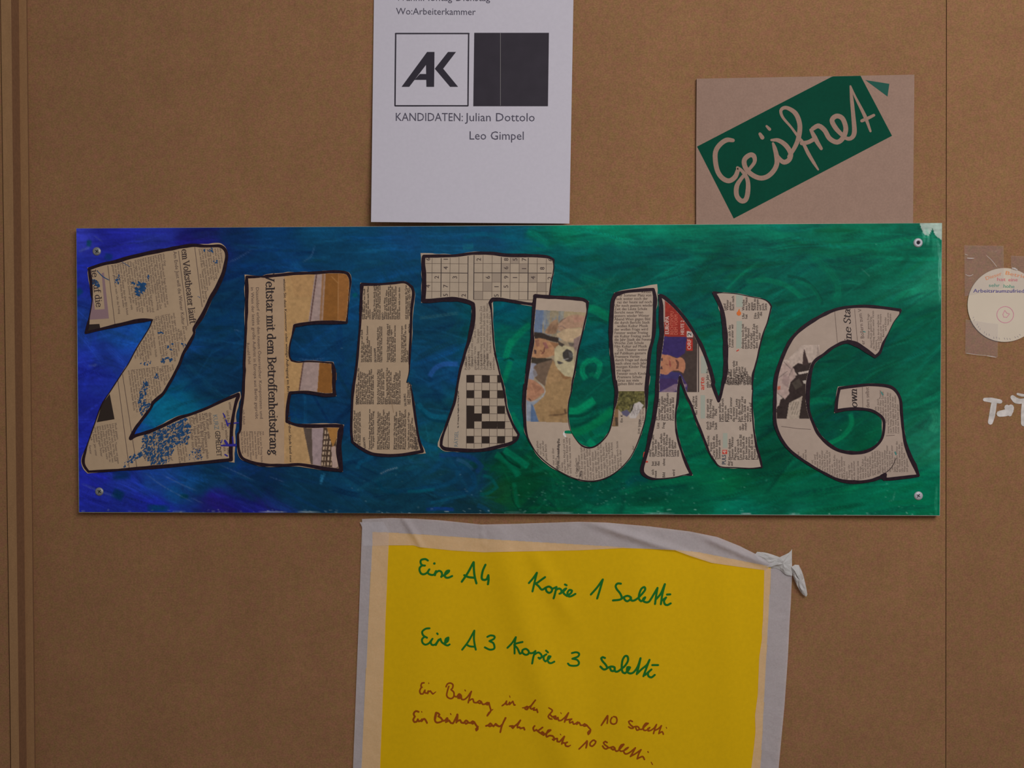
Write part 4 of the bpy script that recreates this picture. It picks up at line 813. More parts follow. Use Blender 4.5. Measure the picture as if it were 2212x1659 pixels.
fU(KI, [(100, 180), (200, 110), (330, 180), (430, 260), (350, 360), (230, 430), (120, 380), (90, 280)], (168, 112, 82)); fU(KI, [(240, 170), (400, 240), (300, 320)], (128, 82, 60), .5); fU(KI, [(160, 400), (230, 430), (350, 400), (430, 290), (440, 330), (300, 480), (330, 715), (140, 715)], (130, 136, 150)); fU(KI, [(240, 460), (270, 500), (345, 715), (230, 715)], (78, 100, 136))
fU(KI, [(430, 200), (800, 100), (840, 60), (780, 320), (750, 620), (745, 725), (350, 720), (270, 480), (350, 420), (430, 320)], (152, 116, 74)); fU(KI, [(480, 560), (740, 520), (745, 650), (520, 640)], (140, 104, 64), .8); cU.brush(C(*KI, [(470, 620), (650, 610), (760, 580)]), 4, (92, 66, 44), .8, .2, 0, .3)
cU.brush(C(*KI, [(700, 530), (715, 600)]), 4, (82, 58, 42), .8, 0, 0, .1, False); cU.brush(C(*KI, [(320, 150), (400, 215), (435, 290), (370, 380), (230, 440)]), 2.2, (165, 160, 160), .8, .4, 0, .1); cU.brush(C(*KI, [(200, 385), (240, 420)]), 3, (50, 36, 34), .8, .5, 0, .1, False)
fU(KI, [(180, -20), (280, -20), (330, 60), (280, 100), (180, 90)], (136, 136, 150), .6); fU(KI, [(600, -20), (840, -20), (820, 90), (700, 80)], (172, 156, 118))
cU.c = cU.c * .8 + cU.c.mean(2, keepdims=True) * .17; cU.noise(5, .04, 5); cU.noise(2, .03, 8); cU.blur(2)
cu = C(*KH, [(300, 458), (1080, 500)]) + C(*KI, [(900, 725), (60, 700)])
m_clip = [p for p in c]
class _A: pass
def canvas_clip2(cvs, polys):
    P = np.stack([cvs.X.ravel(), cvs.Y.ravel()], 1); idx = np.arange(cvs.nx * cvs.ny).reshape(cvs.ny, cvs.nx)
    F = np.stack([idx[:-1, :-1].ravel(), idx[1:, :-1].ravel(), idx[1:, 1:].ravel(), idx[:-1, 1:].ravel()], 1); cen = P[F].mean(1)
    ok = np.ones(len(F), bool)
    for p in polys: ok &= inside(cen, p)
    F = F[ok]; use = np.unique(F); mp = np.full(len(P), -1); mp[use] = np.arange(len(use))
    return P[use], mp[F], use
def build2(cvs, name, m, parent, d, polys, **k):
    P, F, use = canvas_clip2(cvs, polys); return mk(name, PW(P, d), F, m, parent, colors=alb(np.clip(cvs.c.reshape(-1, 3)[use], 0, 255)), **k)
build2(cU, 'photo_print', ph, LET['U'], on('U', .00006), [c, cu], label='printed photo of a smiling person holding a pale flat-faced dog')
cV = Canvas(1318, 836, 1400, 930, 1.0); cV.c[:] = (84, 78, 46); cV.noise(4, .18, 3); cV.noise(2, .12, 4)
cV.fill(C(*KI, [(1360, 540), (1440, 500), (1440, 770), (1340, 770)]), (118, 90, 64)); cV.fill(C(*KI, [(1395, 650), (1430, 650), (1440, 765), (1400, 765)]), (60, 50, 42), .8); cV.fill(C(*KI, [(1390, 480), (1440, 480), (1440, 530), (1385, 530)]), (84, 70, 34))
cV.fill(C(*KI, [(1440, 540), (1500, 600), (1560, 640), (1640, 560), (1850, 500), (1850, 900), (1440, 900)]), (157, 139, 124)); cV.fill(C(*KI, [(1480, 570), (1560, 540), (1610, 590), (1560, 640), (1500, 610)]), (84, 78, 98)); cV.fill(C(*KI, [(1640, 470), (1730, 430), (1790, 480), (1680, 660), (1600, 660), (1580, 620), (1640, 540)]), (170, 160, 155))
for i in range(12): cV.brush(C(*KI, [(1620 + i * 12, 480 + (i % 4) * 40), (1600 + i * 12, 560 + (i % 3) * 30)]), 2, (120, 110, 108), .6, 0, i, 0, False)
cV.brush(C(*KI, [(1650, 470), (1620, 560)]), 2.4, (30, 26, 30), .9, 0, 0, 0, False); cV.blur(1)
build2(cV, 'photo_print', ph, LET['U'], on('U', .00007), [c, C(*KI, [(1340, 285), (1830, 285), (1830, 480), (1760, 700), (1440, 700), (1440, 770), (1330, 770)])], label='small printed picture of green shrubs')
f = Flat(); fill_text(f, C(*KH, [(1440, 210), (1990, 190), (1990, 900), (1890, 1580), (1500, 1580), (1440, 1100)]), (1, -.008), 7.35, 3.8, c, .95, seed=71, bold=.25)
for i, q in enumerate(([(320, 880), (400, 880), (460, 1080), (460, 1250), (320, 1160)], [(540, 930), (650, 930), (650, 1420), (540, 1340)], [(680, 950), (790, 930), (790, 1500), (660, 1430)], [(860, 990), (960, 1050), (1060, 1070), (1260, 950), (1480, 980), (1480, 1340), (1200, 1520), (860, 1500)], [(1640, 980), (1690, 980), (1690, 1150), (1640, 1160)], [(1740, 480), (1810, 480), (1810, 780), (1740, 780)])):
    fill_text(f, C(*KI, q), (-.04, -1), 6.0, 3.2, c, .95, seed=72 + i)
f.build('body_text', mat('newspaper_ink_fine', (86, 72, 66), .85), LET['U'], on('U'), kind='stuff')
f = Flat(); sans(f, 'Wiener - Ausstellung Das', *C(*KI, [(620, 1370), (632, 940)]), 3.6, bold=.3); sans(f, 'Serie', *C(*KI, [(930, 1470), (938, 1385)]), 3.4, bold=.3); sans(f, '22.45 THEMA', *C(*KI, [(1735, 880), (1748, 670)]), 2.7, bold=.2); sans(f, 'Ein K', *C(*KI, [(1500, 720), (1502, 610)]), 3.2, bold=.3); sans(f, 'VATION', *C(*KI, [(890, 1400), (897, 1265)]), 2.9)
f.build('section_title', PRINT_DARK, LET['U'], on('U', .00012))
f = Flat(); f.stroke(C(*KI, [(700, 850, 4), (690, 880, 5), (710, 910, 4)])); f.build('torn_spot', mat('torn_white', (190, 185, 180), .8), LET['U'], on('U', .0001), label='small torn white spot')
f = Flat(); f.stroke(C(*KI, [(715, 850, 6), (760, 850, 7), (800, 855, 6)])); f.build('paint_smear', mat('green_smear', (0, 105, 72), .6), LET['U'], on('U', .0001), label='green paint dab over the edge')
# --- N
c = CLIP['N']
cN = Canvas(1416, 640, 1516, 850, 1.0); cN.c[:] = (66, 52, 52)
def fN(p, col, a=1.0, K_=KJ): cN.fill(smooth_path(C(*K_, p), True, 60, 3) if len(p) > 4 else C(*K_, p), col, a)
cN.fill(C(*KJ, [(200, 200), (420, 200), (800, 800), (780, 860), (300, 840), (340, 330)]), (138, 48, 40)); cN.fill(C(*KJ, [(200, 200), (345, 200), (375, 330), (372, 640), (340, 640)]), (158, 138, 126))
cN.fill(C(*KJ, [(300, 840), (690, 850), (660, 1080), (560, 1150), (440, 1110), (280, 1110)]), (54, 42, 88)); cN.fill(C(*KJ, [(780, 800), (860, 900), (850, 1650), (640, 1650), (680, 1080), (690, 1045), (780, 1045)]), (66, 54, 50))
cN.fill(C(*KJ, [(685, 870), (775, 870), (775, 1045), (680, 1045)]), (158, 46, 38)); cN.fill(C(*KJ, [(685, 765), (770, 775), (772, 852), (685, 850)]), (176, 165, 158))
cN.fill(C(*KJ, [(250, 1300), (400, 1330), (600, 1370), (700, 1540), (690, 1640), (250, 1640)]), (66, 54, 96)); cN.fill(C(*KJ, [(260, 1440), (420, 1430), (680, 1500), (690, 1530), (400, 1600), (260, 1600)]), (62, 46, 84)); cN.fill(C(*KJ, [(300, 1640), (520, 1520), (690, 1520), (690, 1560), (560, 1600), (480, 1650)]), (132, 108, 118), .8)
fN([(280, 1100), (330, 1100), (430, 1110), (530, 1150), (600, 1140), (650, 1180), (670, 1270), (640, 1370), (560, 1330), (470, 1340), (400, 1390), (280, 1370)], (162, 108, 82)); fN([(520, 1170), (570, 1200), (570, 1300), (530, 1310), (545, 1240)], (96, 60, 50)); fN([(430, 1180), (455, 1200), (460, 1270), (440, 1280)], (136, 72, 64))
fN([(315, 1150), (340, 1150), (345, 1190), (318, 1190)], (70, 54, 60)); fN([(305, 1270), (335, 1270), (340, 1310), (310, 1310)], (74, 52, 56)); cN.brush(C(*KJ, [(390, 1240), (415, 1250)]), 2, (120, 66, 54), .8, 0, 0, 0, False); fN([(280, 1370), (400, 1390), (480, 1350), (600, 1370), (640, 1450), (280, 1440)], (58, 50, 92))
cN.c *= .96; cN.noise(4, .04, 5); cN.blur(1); cN.brush(C(*KJ, [(842, 950), (840, 1650)]), 1.8, (160, 142, 132), .95, 0, 0, 0, False); cN.brush(C(*KJ, [(860, 960), (855, 1650)]), 1.2, (60, 50, 50), .9, 0, 0, 0, False)
build2(cN, 'photo_print', ph, LET['N'], on('N', .00006), [c, C(*KJ, [(200, 150), (500, 300), (862, 900), (862, 1640), (200, 1640)])], label='red and violet programme picture with a face on its side')
WH = mat('reversed_white', (178, 150, 140), .8); f = Flat()
sans(f, 'EUROPA', *C(*KJ, [(432, 812), (434, 555)]), 5.6, bold=.6); sans(f, 'ORF', *C(*KJ, [(748, 1032), (748, 880)]), 5.2, bold=.5); sans(f, 'HEUTE 2', *C(*KJ, [(648, 818), (648, 612)]), 4.8, bold=.4)
f.build('white_lettering', WH, LET['N'], on('N', .00013))
f = Flat(); sans(f, 'RECHTSPOPU', *C(*KJ, [(498, 818), (500, 480)]), 4.8); sans(f, 'DEM VORM', *C(*KJ, [(556, 820), (556, 525)]), 4.8); f.build('pale_lettering', mat('pale_pink_print', (176, 96, 78), .8), LET['N'], on('N', .00013))
f = Flat(True); sans(f, '2', *C(*KJ, [(752, 842), (752, 785)]), 5.2, bold=.5)
for y in (1500,): f.stroke(C(*KK, [(575, 115, 3), (590, 90, 4)]))
f.build('dark_numeral', PRINT_DARK, LET['N'], on('N', .00013))
f = Flat(True); sans(f, 'arte', *C(*KK, [(938, 285), (938, 100)]), 6.4, bold=.7); f.poly(C(*KK, [(1196, 1140), (1266, 1140), (1266, 1200), (1196, 1200)])); f.stroke(C(*KK, [(105, 1310, 4), (120, 1310, 4)])); f.stroke(C(*KK, [(80, 1180, 4), (75, 1240, 5)])); f.stroke(C(*KJ, [(1405, 1050, 2.4), (1430, 1035, 2.4)])); 
f.build('red_print', mat('print_red', (168, 62, 50), .8), LET['N'], on('N', .00011)); f = Flat(); f.dot(*C(*KJ, [(1435, 510)])[0], 5.0); f.stroke(C(*KJ, [(1435, 480, 4), (1440, 455, 2)])); f.build('orange_print', mat('print_orange', (184, 96, 48), .8), LET['N'], on('N', .00011))
f = Flat(); sans(f, '4', *C(*KK, [(1255, 1195), (1255, 1145)]), 5.2, bold=.3); f.build('white_numeral', WH, LET['N'], on('N', .00014))
f = Flat(True)
for q in ([(1395, 235), (1490, 235), (1490, 420), (1395, 420)], [(1400, 620), (1480, 620), (1470, 1010), (1395, 1010)], [(890, 1120), (960, 1130), (985, 1370), (890, 1370)]): f.poly(C(*KJ, q))
for q in ([(885, 355), (950, 355), (950, 690), (885, 690)], [(1205, 900), (1270, 900), (1270, 1110), (1205, 1110)]): f.poly(C(*KK, q))
f.build('tinted_bar', mat('print_mint', (140, 142, 130), .85), LET['N'], on('N', .00005), label='pale mint green bars between listings')
f = Flat(); sd = 90
for K_, q in ((KJ, [(1220, 240), (1380, 240), (1370, 470), (1220, 470)]), (KJ, [(1500, 270), (1870, 330), (1850, 470), (1490, 470)]), (KJ, [(1490, 500), (1570, 500), (1570, 590), (1490, 590)]), (KJ, [(1660, 500), (1840, 500), (1830, 590), (1660, 590)]), (KJ, [(1290, 660), (1370, 660), (1365, 1000), (1290, 1000)]), (KJ, [(1490, 650), (1780, 680), (1730, 960), (1690, 1020), (1480, 1020)]), (KJ, [(1290, 1190), (1500, 1190), (1500, 1540), (1270, 1540)]), (KJ, [(1510, 1250), (1620, 1250), (1620, 1540), (1510, 1540)]), (KJ, [(975, 1250), (1040, 1350), (1060, 1580), (975, 1580)]),
              (KK, [(270, 340), (540, 340), (525, 720), (240, 720)]), (KK, [(230, 740), (390, 740), (390, 835), (225, 835)]), (KK, [(190, 890), (540, 890), (600, 1240), (150, 1240)]), (KK, [(150, 1280), (430, 1280), (430, 1370), (150, 1370)]), (KK, [(150, 1430), (380, 1430), (380, 1540), (150, 1540)]), (KK, [(490, 1430), (550, 1430), (550, 1520), (490, 1520)]),
              (KK, [(975, 370), (1130, 480), (1130, 690), (975, 690)]), (KK, [(975, 740), (1130, 740), (1130, 855), (975, 855)]), (KK, [(1150, 380), (1610, 380), (1620, 740), (1150, 740)]), (KK, [(1440, 760), (1560, 760), (1560, 860), (1440, 860)]), (KK, [(985, 910), (1180, 910), (1170, 1270), (1100, 1290), (985, 1060)]), (KK, [(1290, 910), (1640, 920), (1730, 1280), (1290, 1290)]), (KK, [(770, 380), (850, 380), (850, 640), (790, 640)]), (KK, [(1280, 1300), (1440, 1310), (1440, 1370), (1280, 1370)]), (KK, [(1255, 20), (1610, 20), (1600, 200), (1255, 200)])):
    sd += 1; fill_text(f, C(*K_, q), UP, 6.0, 3.7, c, .95, seed=sd, bold=.3)
f.build('body_text', mat('newspaper_ink_mid', (52, 42, 40)), LET['N'], on('N'), kind='stuff')
f = Flat(); sans(f, 'PULS', *C(*KK, [(1248, 1352), (1248, 1212)]), 5.6, bold=.5); f.build('section_title', mat('print_navy', (44, 54, 68), .8), LET['N'], on('N', .00012))
# --- G
c = CLIP['G']
cG = Canvas(1668, 745, 1770, 912, 1.0); cG.c[:] = (158, 140, 129)
def fG(p, col, a=1.0): cG.fill(C(*KL, p), col, a)
fG([(60, 1045), (120, 900), (200, 840), (240, 690), (320, 660), (330, 600), (430, 560), (440, 1045)], (48, 38, 36)); fG([(240, 610), (290, 570), (340, 580), (430, 560), (420, 700), (300, 690)], (50, 40, 38)); fG([(290, 650), (390, 632), (390, 650), (300, 668)], (165, 150, 140)); fG([(330, 720), (375, 715), (370, 750), (340, 745)], (160, 148, 138)); fG([(240, 740), (300, 700), (330, 760), (270, 800)], (72, 64, 56), .7)
fG([(330, 590), (335, 500), (345, 445), (360, 500), (385, 580)], (60, 46, 44)); fG([(440, 560), (455, 470), (458, 400), (475, 480), (490, 540)], (120, 104, 96), .6); fG([(130, 590), (200, 560), (260, 620), (270, 690), (200, 760), (220, 830), (180, 880), (110, 820), (115, 700)], (152, 130, 122)); fG([(170, 660), (220, 690), (210, 780), (150, 740)], (130, 108, 104), .7)
fG([(115, 770), (140, 765), (142, 795), (118, 800)], (165, 84, 66)); fG([(215, 910), (330, 850), (300, 1045), (190, 1075)], (150, 134, 120)); fG([(110, 820), (150, 850), (130, 930), (110, 945)], (164, 148, 138)); fG([(150, 1072), (190, 1066), (190, 1082), (152, 1088)], (40, 32, 32))
for i in range(10): cG.brush(C(*KL, [(235 + i * 7, 900 + (i % 3) * 40), (225 + i * 7, 930 + (i % 3) * 40)]), 1.6, (96, 86, 76), .8, 0, i, 0, False)
for p in ([(170, 560), (230, 620)], [(120, 700), (200, 640)], [(120, 830), (180, 880)], [(210, 690), (250, 600)]): cG.brush(C(*KL, p), 1.5, (90, 78, 74), .8, 0, 0, 0, False)
cG.noise(4, .05, 3); cG.blur(1)
build2(cG, 'drawing_print', ph, LET['G'], on('G', .00006), [c, C(*KL, [(40, 540), (200, 540), (320, 420), (500, 380), (500, 1050), (400, 1045), (100, 1050), (40, 1090)])], label='dark sketchy figure printed on the left bow')
f = Flat(); _a, _b = C(*KL, [(748, 392), (736, 108)]); tt(f, 'ine Sta', _a, _b, 10.0, italic=.18, thick=.14, thin=.06); _a, _b = C(*KL, [(797, 952), (792, 790)]); tt(f, 'own', _a, _b, 10.0, italic=.18, thick=.14, thin=.06); f.build('headline', mat('headline_ink_dark', (50, 42, 42)), LET['G'], on('G', .00012))
f = Flat(); sans(f, 'er Bollern zum V', *C(*KL, [(862, 412), (832, 105)]), 5.0); sans(f, 'dern selbst', *C(*KL, [(902, 950), (895, 775)]), 5.0); f.build('subhead', PRINT, LET['G'], on('G'))
f = Flat()
for i, q in enumerate(([(885, 120), (1130, 150), (1060, 250), (975, 470), (900, 430)], [(990, 800), (1150, 850), (1165, 1170), (1050, 1170), (1040, 1050), (950, 980), (950, 880)], [(290, 1310), (380, 1310), (380, 1420), (290, 1400)], [(410, 1310), (600, 1310), (620, 1550), (410, 1440)], [(620, 1370), (780, 1370), (780, 1570), (620, 1560)], [(800, 1380), (1010, 1300), (1100, 1240), (1180, 1240), (1260, 1500), (1040, 1500), (800, 1570)])):
    fill_text(f, C(*KL, q), (-.02, -1), 5.3, 2.9, c, .95, seed=120 + i)
f.build('body_text', mat('newspaper_ink_fine', (86, 72, 66)), LET['G'], on('G'), kind='stuff')
f = Flat(True); f.stroke([p + (.8,) for p in C(*KL, [(605, 130), (628, 395)])], smooth=False); f.stroke([p + (.8,) for p in C(*KL, [(775, 110), (800, 400)])], smooth=False); f.stroke([p + (.8,) for p in C(*KL, [(840, 775), (845, 950)])], smooth=False); f.stroke([p + (.9,) for p in C(*KL, [(1045, 1190), (1115, 1186)])], smooth=False); f.stroke([p + (.9,) for p in C(*KL, [(150, 1110), (300, 1130), (400, 1135)])], smooth=False)
f.build('column_rule', PRINT, LET['G'], on('G', .0001))
f = Flat(True); f.stroke(C(*KL, [(1000, 815, 2), (1015, 840, 3)])); f.stroke(C(*KL, [(1120, 1330, 3), (1128, 1350, 3)])); f.stroke(C(*KL, [(850, 300, 2), (865, 305, 2)])); f.build('paint_smear', mat('teal_smear', (60, 110, 105), .6), LET['G'], on('G', .0001), label='specks of teal paint')

# ------------------------------------------------------------------ white election notice above the sign
KM = (790, 0, .30144)
def d_note(P):
    P = np.asarray(P); s = np.clip((P[:, 1] + 128) / 610, 0, 1); u = (P[:, 0] - 802) / 432
    return .0012 + .0085 * s ** 3 + .0018 * s * np.sin(u * math.pi * 1.1 + .4) + .0012 * np.clip(.2 - u, 0, 1) * 5 * s
NP = PW([(1018, 180)], .002)[0]
note = empty('election_notice', (NP[0], 0, NP[2]), label='white printed notice sheet with a black square, hanging above the sign', cat='notice')
WP = mat('white_paper', (169, 163, 172), .8, noise=[(4, .02, (1, 1, 1)), (300, .02, (1, 1, 1))])
yy = np.linspace(0, 1, 30)
Ledge = [(809.5 + (801.5 - 809.5) * t, -128 + (479.5 + 128) * t) for t in yy]; Redge = [(1241 + (1230 - 1241) * t, -128 + (483 + 128) * t) for t in yy]
# a slightly uneven lower edge
grid('sheet', Ledge, Redge, 50, 30, lambda P: d_note(P), WP, note)
f = Flat(); BI = mat('toner_black', (44, 40, 48), .6)
w_ = 2.9
f.stroke([p + (w_,) for p in C(*KM, [(213, 240), (741, 240)])], smooth=False, cap=4); f.stroke([p + (w_,) for p in C(*KM, [(738, 240), (733, 758)])], smooth=False, cap=4); f.stroke([p + (w_,) for p in C(*KM, [(733, 758), (210, 758)])], smooth=False, cap=4); f.stroke([p + (w_,) for p in C(*KM, [(210, 758), (215, 240)])], smooth=False, cap=4)
f.build('logo_frame', BI, note, lambda P: d_note(P) + .0002)
f = Flat(); f.poly(C(*KM, [(440, 372), (493, 372), (492, 465), (432, 465), (312, 622), (257, 622)])); f.poly(C(*KM, [(432, 465), (492, 465), (490, 622), (435, 622)])); f.poly(C(*KM, [(388, 530), (434, 530), (434, 572), (350, 572)])); f.poly(C(*KM, [(590, 372), (647, 372), (555, 492), (495, 492)])); f.poly(C(*KM, [(495, 492), (555, 492), (662, 622), (605, 622)]))
f.build('logo', BI, note, lambda P: d_note(P) + .0002, label='slanted black letters AK')
f = Flat()
for a in range(8):
    for b in range(8):
        q = lambda i, j: (778 + (1313 - 778) * i / 8 - 7 * j / 8, 235 + (761 - 235) * j / 8)
        f.poly(C(*KM, [q(a, b), q(a + 1, b), q(a + 1, b + 1), q(a, b + 1)]))
f.build('black_square', mat('toner_field', (45, 40, 47), .55, noise=[(60, .08, (1, 1, 1))]), note, lambda P: d_note(P) + .0002)
f = Flat()
for j in range(8): f.poly(C(*KM, [(964, 237 + 65 * j), (968, 237 + 65 * j), (968, 302 + 65 * j), (964, 302 + 65 * j)]))
f.build('print_streak', mat('toner_streak', (100, 95, 96), .6), note, lambda P: d_note(P) + .00035)
f = Flat(); sans(f, 'Wann:Montag-Dienstag', (855, 1.5), (1059, 2.0), 9.6); sans(f, 'Wo:Arbeiterkammer', (855.5, 31.0), (1027.5, 32.3), 9.2)
sans(f, 'KANDIDATEN:', (853.3, 261), (1001, 261.6), 11.4); sans(f, 'Julian Dottolo', (1006, 261.6), (1156, 262), 11.6); sans(f, 'Leo Gimpel', (1012.5, 301.3), (1133, 301.8), 11.6)
f.build('lettering', mat('toner_grey', (72, 68, 80), .6), note, lambda P: d_note(P) + .0002)

# ------------------------------------------------------------------ brown card with green label shape
KN = (1490, 140, .23056)
CD = .0032; NP = PW([(1738, 320)], CD)[0]
card = empty('opening_card', (NP[0], 0, NP[2]), label='grey-brown square card with tilted green label shape and handwritten Geöfnet', cat='sign')
CARD = mat('grey_brown_card', (129, 104, 92), .8, noise=[(7, .035, (1, 1, 1)), (90, .03, (1, 1, 1)), (500, .06, (1, 1, 1))])
slab('card', C(*KN, [(65, 130), (2105, 92), (2098, 800), (2092, 1492), (60, 1497), (60, 800)]), CARD, card, 0.0, CD, side=mat('card_edge', (96, 76, 66), .9))
GREEN = mat('flat_green_paint', (0, 55, 40), .75, noise=[(30, .06, (1, 1, 1)), (300, .05, (1, 1, 1))])
f = Flat(); f.poly(C(*KN, [(68, 766), (1330, 112), (1345, 108), (1600, 103), (1895, 665), (412, 1440)])); f.build('green_label', GREEN, card, CD + .0001, label='green tilted tag shape')
f = Flat(); f.poly(C(*KN, [(1645, 143), (1870, 178), (1853, 297)])); f.build('green_corner', mat('green_corner_paint', (30, 72, 62), .75), card, CD + .0001, label='small green triangle at the tag end')
f = Flat(); W = 10.5
def gs(p): f.stroke([(q[0], q[1], (q[2] if len(q) > 2 else W)) for q in C(*KN, p)], corner=100)
gs([(405, 708, 8), (345, 705), (285, 745), (243, 810), (240, 900), (262, 1000), (310, 1065), (370, 1087), (425, 1050), (452, 985, 9)])
gs([(447, 965, 7), (490, 995, 7), (540, 1075, 9), (545, 1180), (525, 1262), (482, 1275), (440, 1225), (440, 1140), (480, 1070, 8), (560, 975, 7), (607, 910, 8), (600, 855), (562, 845), (512, 890), (520, 960), (572, 1022), (650, 1060), (720, 1050), (780, 1000), (815, 930), (812, 850), (795, 780, 9), (780, 735, 5)])
gs([(765, 705, 5), (830, 708, 9), (900, 755), (945, 830), (930, 890), (880, 912), (830, 870, 9), (800, 810, 6)])
gs([(930, 860, 8), (985, 770, 9), (1020, 680), (1030, 560), (990, 455), (905, 402, 8), (855, 425, 7), (870, 490, 6), (950, 585, 5), (1020, 680, 6), (1060, 730, 7), (1110, 830, 8), (1160, 915, 7), (1203, 982, 4)])
gs([(1050, 735, 9), (1110, 725, 9), (1175, 690, 9)]); gs([(1135, 610, 7), (1170, 680), (1200, 735, 9), (1232, 785, 7)])
gs([(1150, 600, 9), (1205, 572), (1262, 612), (1310, 690), (1380, 725), (1435, 685), (1462, 600), (1432, 505), (1375, 480), (1332, 520), (1365, 590), (1420, 650, 9), (1470, 690, 8), (1515, 685, 9), (1542, 630), (1532, 480, 9), (1518, 330, 8), (1505, 200, 4)])
gs([(1505, 200, 4), (1550, 300, 5), (1640, 480, 8), (1693, 622, 5)]); gs([(1612, 525, 7), (1670, 500, 7), (1725, 472, 6)])
gs([(658, 648, 7), (680, 682, 9)]); gs([(720, 575, 5), (748, 604, 7)])
f.build('lettering', CARD, card, CD + .00022, label='card-coloured handwriting left bare in the green')

# ------------------------------------------------------------------ yellow price notice and its masking tape
def ridge(P, a, b, w, h):
    a, b = np.array(a, float), np.array(b, float); d = b - a; L2 = d @ d; t = ((P - a) @ d) / L2; q = np.abs((P[:, 0] - a[0]) * d[1] - (P[:, 1] - a[1]) * d[0]) / math.sqrt(L2)
    return h * np.exp(-(q / w) ** 2) / (1 + np.exp(-(t + .02) * 14)) / (1 + np.exp((t - 1.0) * 9))
def d_yel(P):
    P = np.asarray(P, float)
    z = .0016 + ridge(P, (1085, 1180), (1240, 1720), 38, .0042) + ridge(P, (1400, 1180), (1340, 1720), 62, .0050) + ridge(P, (1570, 1220), (1590, 1720), 42, .0024) + ridge(P, (930, 1200), (900, 1720), 55, .0026)
    z += ridge(P, (1150, 1190), (1230, 1330), 18, .0022) + ridge(P, (1230, 1450), (1250, 1750), 30, .0022) + .0008 * np.clip((P[:, 1] - 1300) / 400, 0, 2) + .0014 * np.exp(-((P[:, 0] - 1660) / 45) ** 2)
    return z
NP = PW([(1225, 1430)], .002)[0]
yel = empty('price_notice', (NP[0], 0, NP[2]), label='yellow sheet with green and brown handwriting, taped below the sign', cat='notice')
YEL = mat('yellow_paper', (188, 149, 9), .8, noise=[(250, .03, (1, 1, 1))])
yb = 1790
topx = [(805,1149),(850,1150.5),(976,1159),(1111,1168),(1250,1176),(1377,1184),(1460,1188),(1506,1192),(1666,1224)]
grid('sheet', topx, [(774 + (1636 - 774) * i / 8, yb) for i in range(9)], 100, 90, d_yel, YEL, yel)
GI = mat('green_felt_pen', (26, 92, 30), .6); BRN = mat('brown_felt_pen', (128, 62, 14), .6)
S1 = .09042
def hand(K_, w, *strokes, mul=1.13):
    w = w * mul
    for s_ in strokes:
        if len(s_) == 1: q_ = C(*K_, s_)[0]; fl_.p = word_of(q_[0]); fl_.dot(*q_[:2], w * .62)
        else: q_ = C(*K_, s_); cw = word_of((q_[0][0] + q_[-1][0]) / 2); fl_.p = cw; fl_.stroke([(p[0], p[1], (p[2] * 1.05 if len(p) > 2 else w)) for p in q_], corner=110, step=2.5)
LINE = [0, ()]
def word_of(x): return LINE[0] * 100 + int(np.searchsorted(LINE[1], x))
def line(no, *breaks): LINE[0] = no; LINE[1] = breaks
line(1, 985, 1100, 1268, 1310)
fl_ = Flat(); K_ = (890, 1190, S1)
hand(K_, 3.9, [(380,230),(320,195),(220,215),(205,280),(240,340),(310,350)], [(240,350),(185,400),(185,480),(230,550),(300,555),(370,510),(415,440)], [(415,440),(375,510),(420,560),(520,570),(575,480)], [(535,300)], [(575,480),(550,580)], [(560,530),(640,475),(700,500),(720,560),(700,620)], [(700,610),(790,570),(880,500),(890,470),(830,480),(785,560),(800,630),(870,640),(960,600)], [(820,500),(850,520)])
hand(K_, 4.2, [(1190,735),(1330,530),(1470,270)], [(1475,270),(1480,450),(1500,620),(1540,775)], [(1250,580),(1350,625),(1480,640)], [(1755,330),(1690,480),(1665,640),(1700,690),(1780,680),(1820,590)], [(1825,580),(1830,680),(1815,795)])
K_ = (1130, 1220, S1)
hand(K_, 4.0, [(140,435),(240,320),(330,190)], [(330,190),(290,350),(225,635)], [(525,295),(420,370),(330,435),(290,440),(370,510),(450,595),(540,545)], [(540,545),(620,520),(690,570),(680,640),(620,670),(560,630),(540,550)], [(690,580),(800,530)], [(800,530),(760,700),(730,800)], [(790,600),(860,565),(920,610),(900,680),(870,690)], [(900,680),(980,620),(1030,565),(970,600),(970,680),(1050,745)], [(1000,470),(1040,490)], [(1050,745),(1150,670),(1170,620),(1110,600),(1060,670),(1080,750),(1150,750),(1250,695)], [(1620,710),(1770,540),(1905,350)], [(1905,350),(1840,580),(1770,805)])
K_ = (1260, 1240, S1)
hand(K_, 4.0, [(900,230),(820,225),(775,280),(800,360),(880,460),(920,560),(880,610),(710,630)], [(900,600),(990,540),(1060,520),(1130,550),(1130,600),(1050,650),(990,610),(970,550)], [(1140,560),(1150,630),(1220,630),(1300,580)], [(1300,580),(1400,480),(1480,370),(1460,310),(1390,350),(1340,470),(1330,590),(1380,650)], [(1380,650),(1450,610),(1480,555),(1440,580),(1430,640),(1500,675),(1570,660),(1640,560)], [(1640,560),(1775,330)], [(1775,330),(1740,530),(1715,715)], [(1740,600),(1850,470),(1950,240)], [(1950,240),(1890,480),(1855,720)], [(1870,640),(1980,560),(1930,640),(1950,720),(2010,740),(2090,700)], [(2000,490),(2080,485)])
line(2, 992, 1045, 1092, 1215, 1280)
K_ = (890, 1340, S1)
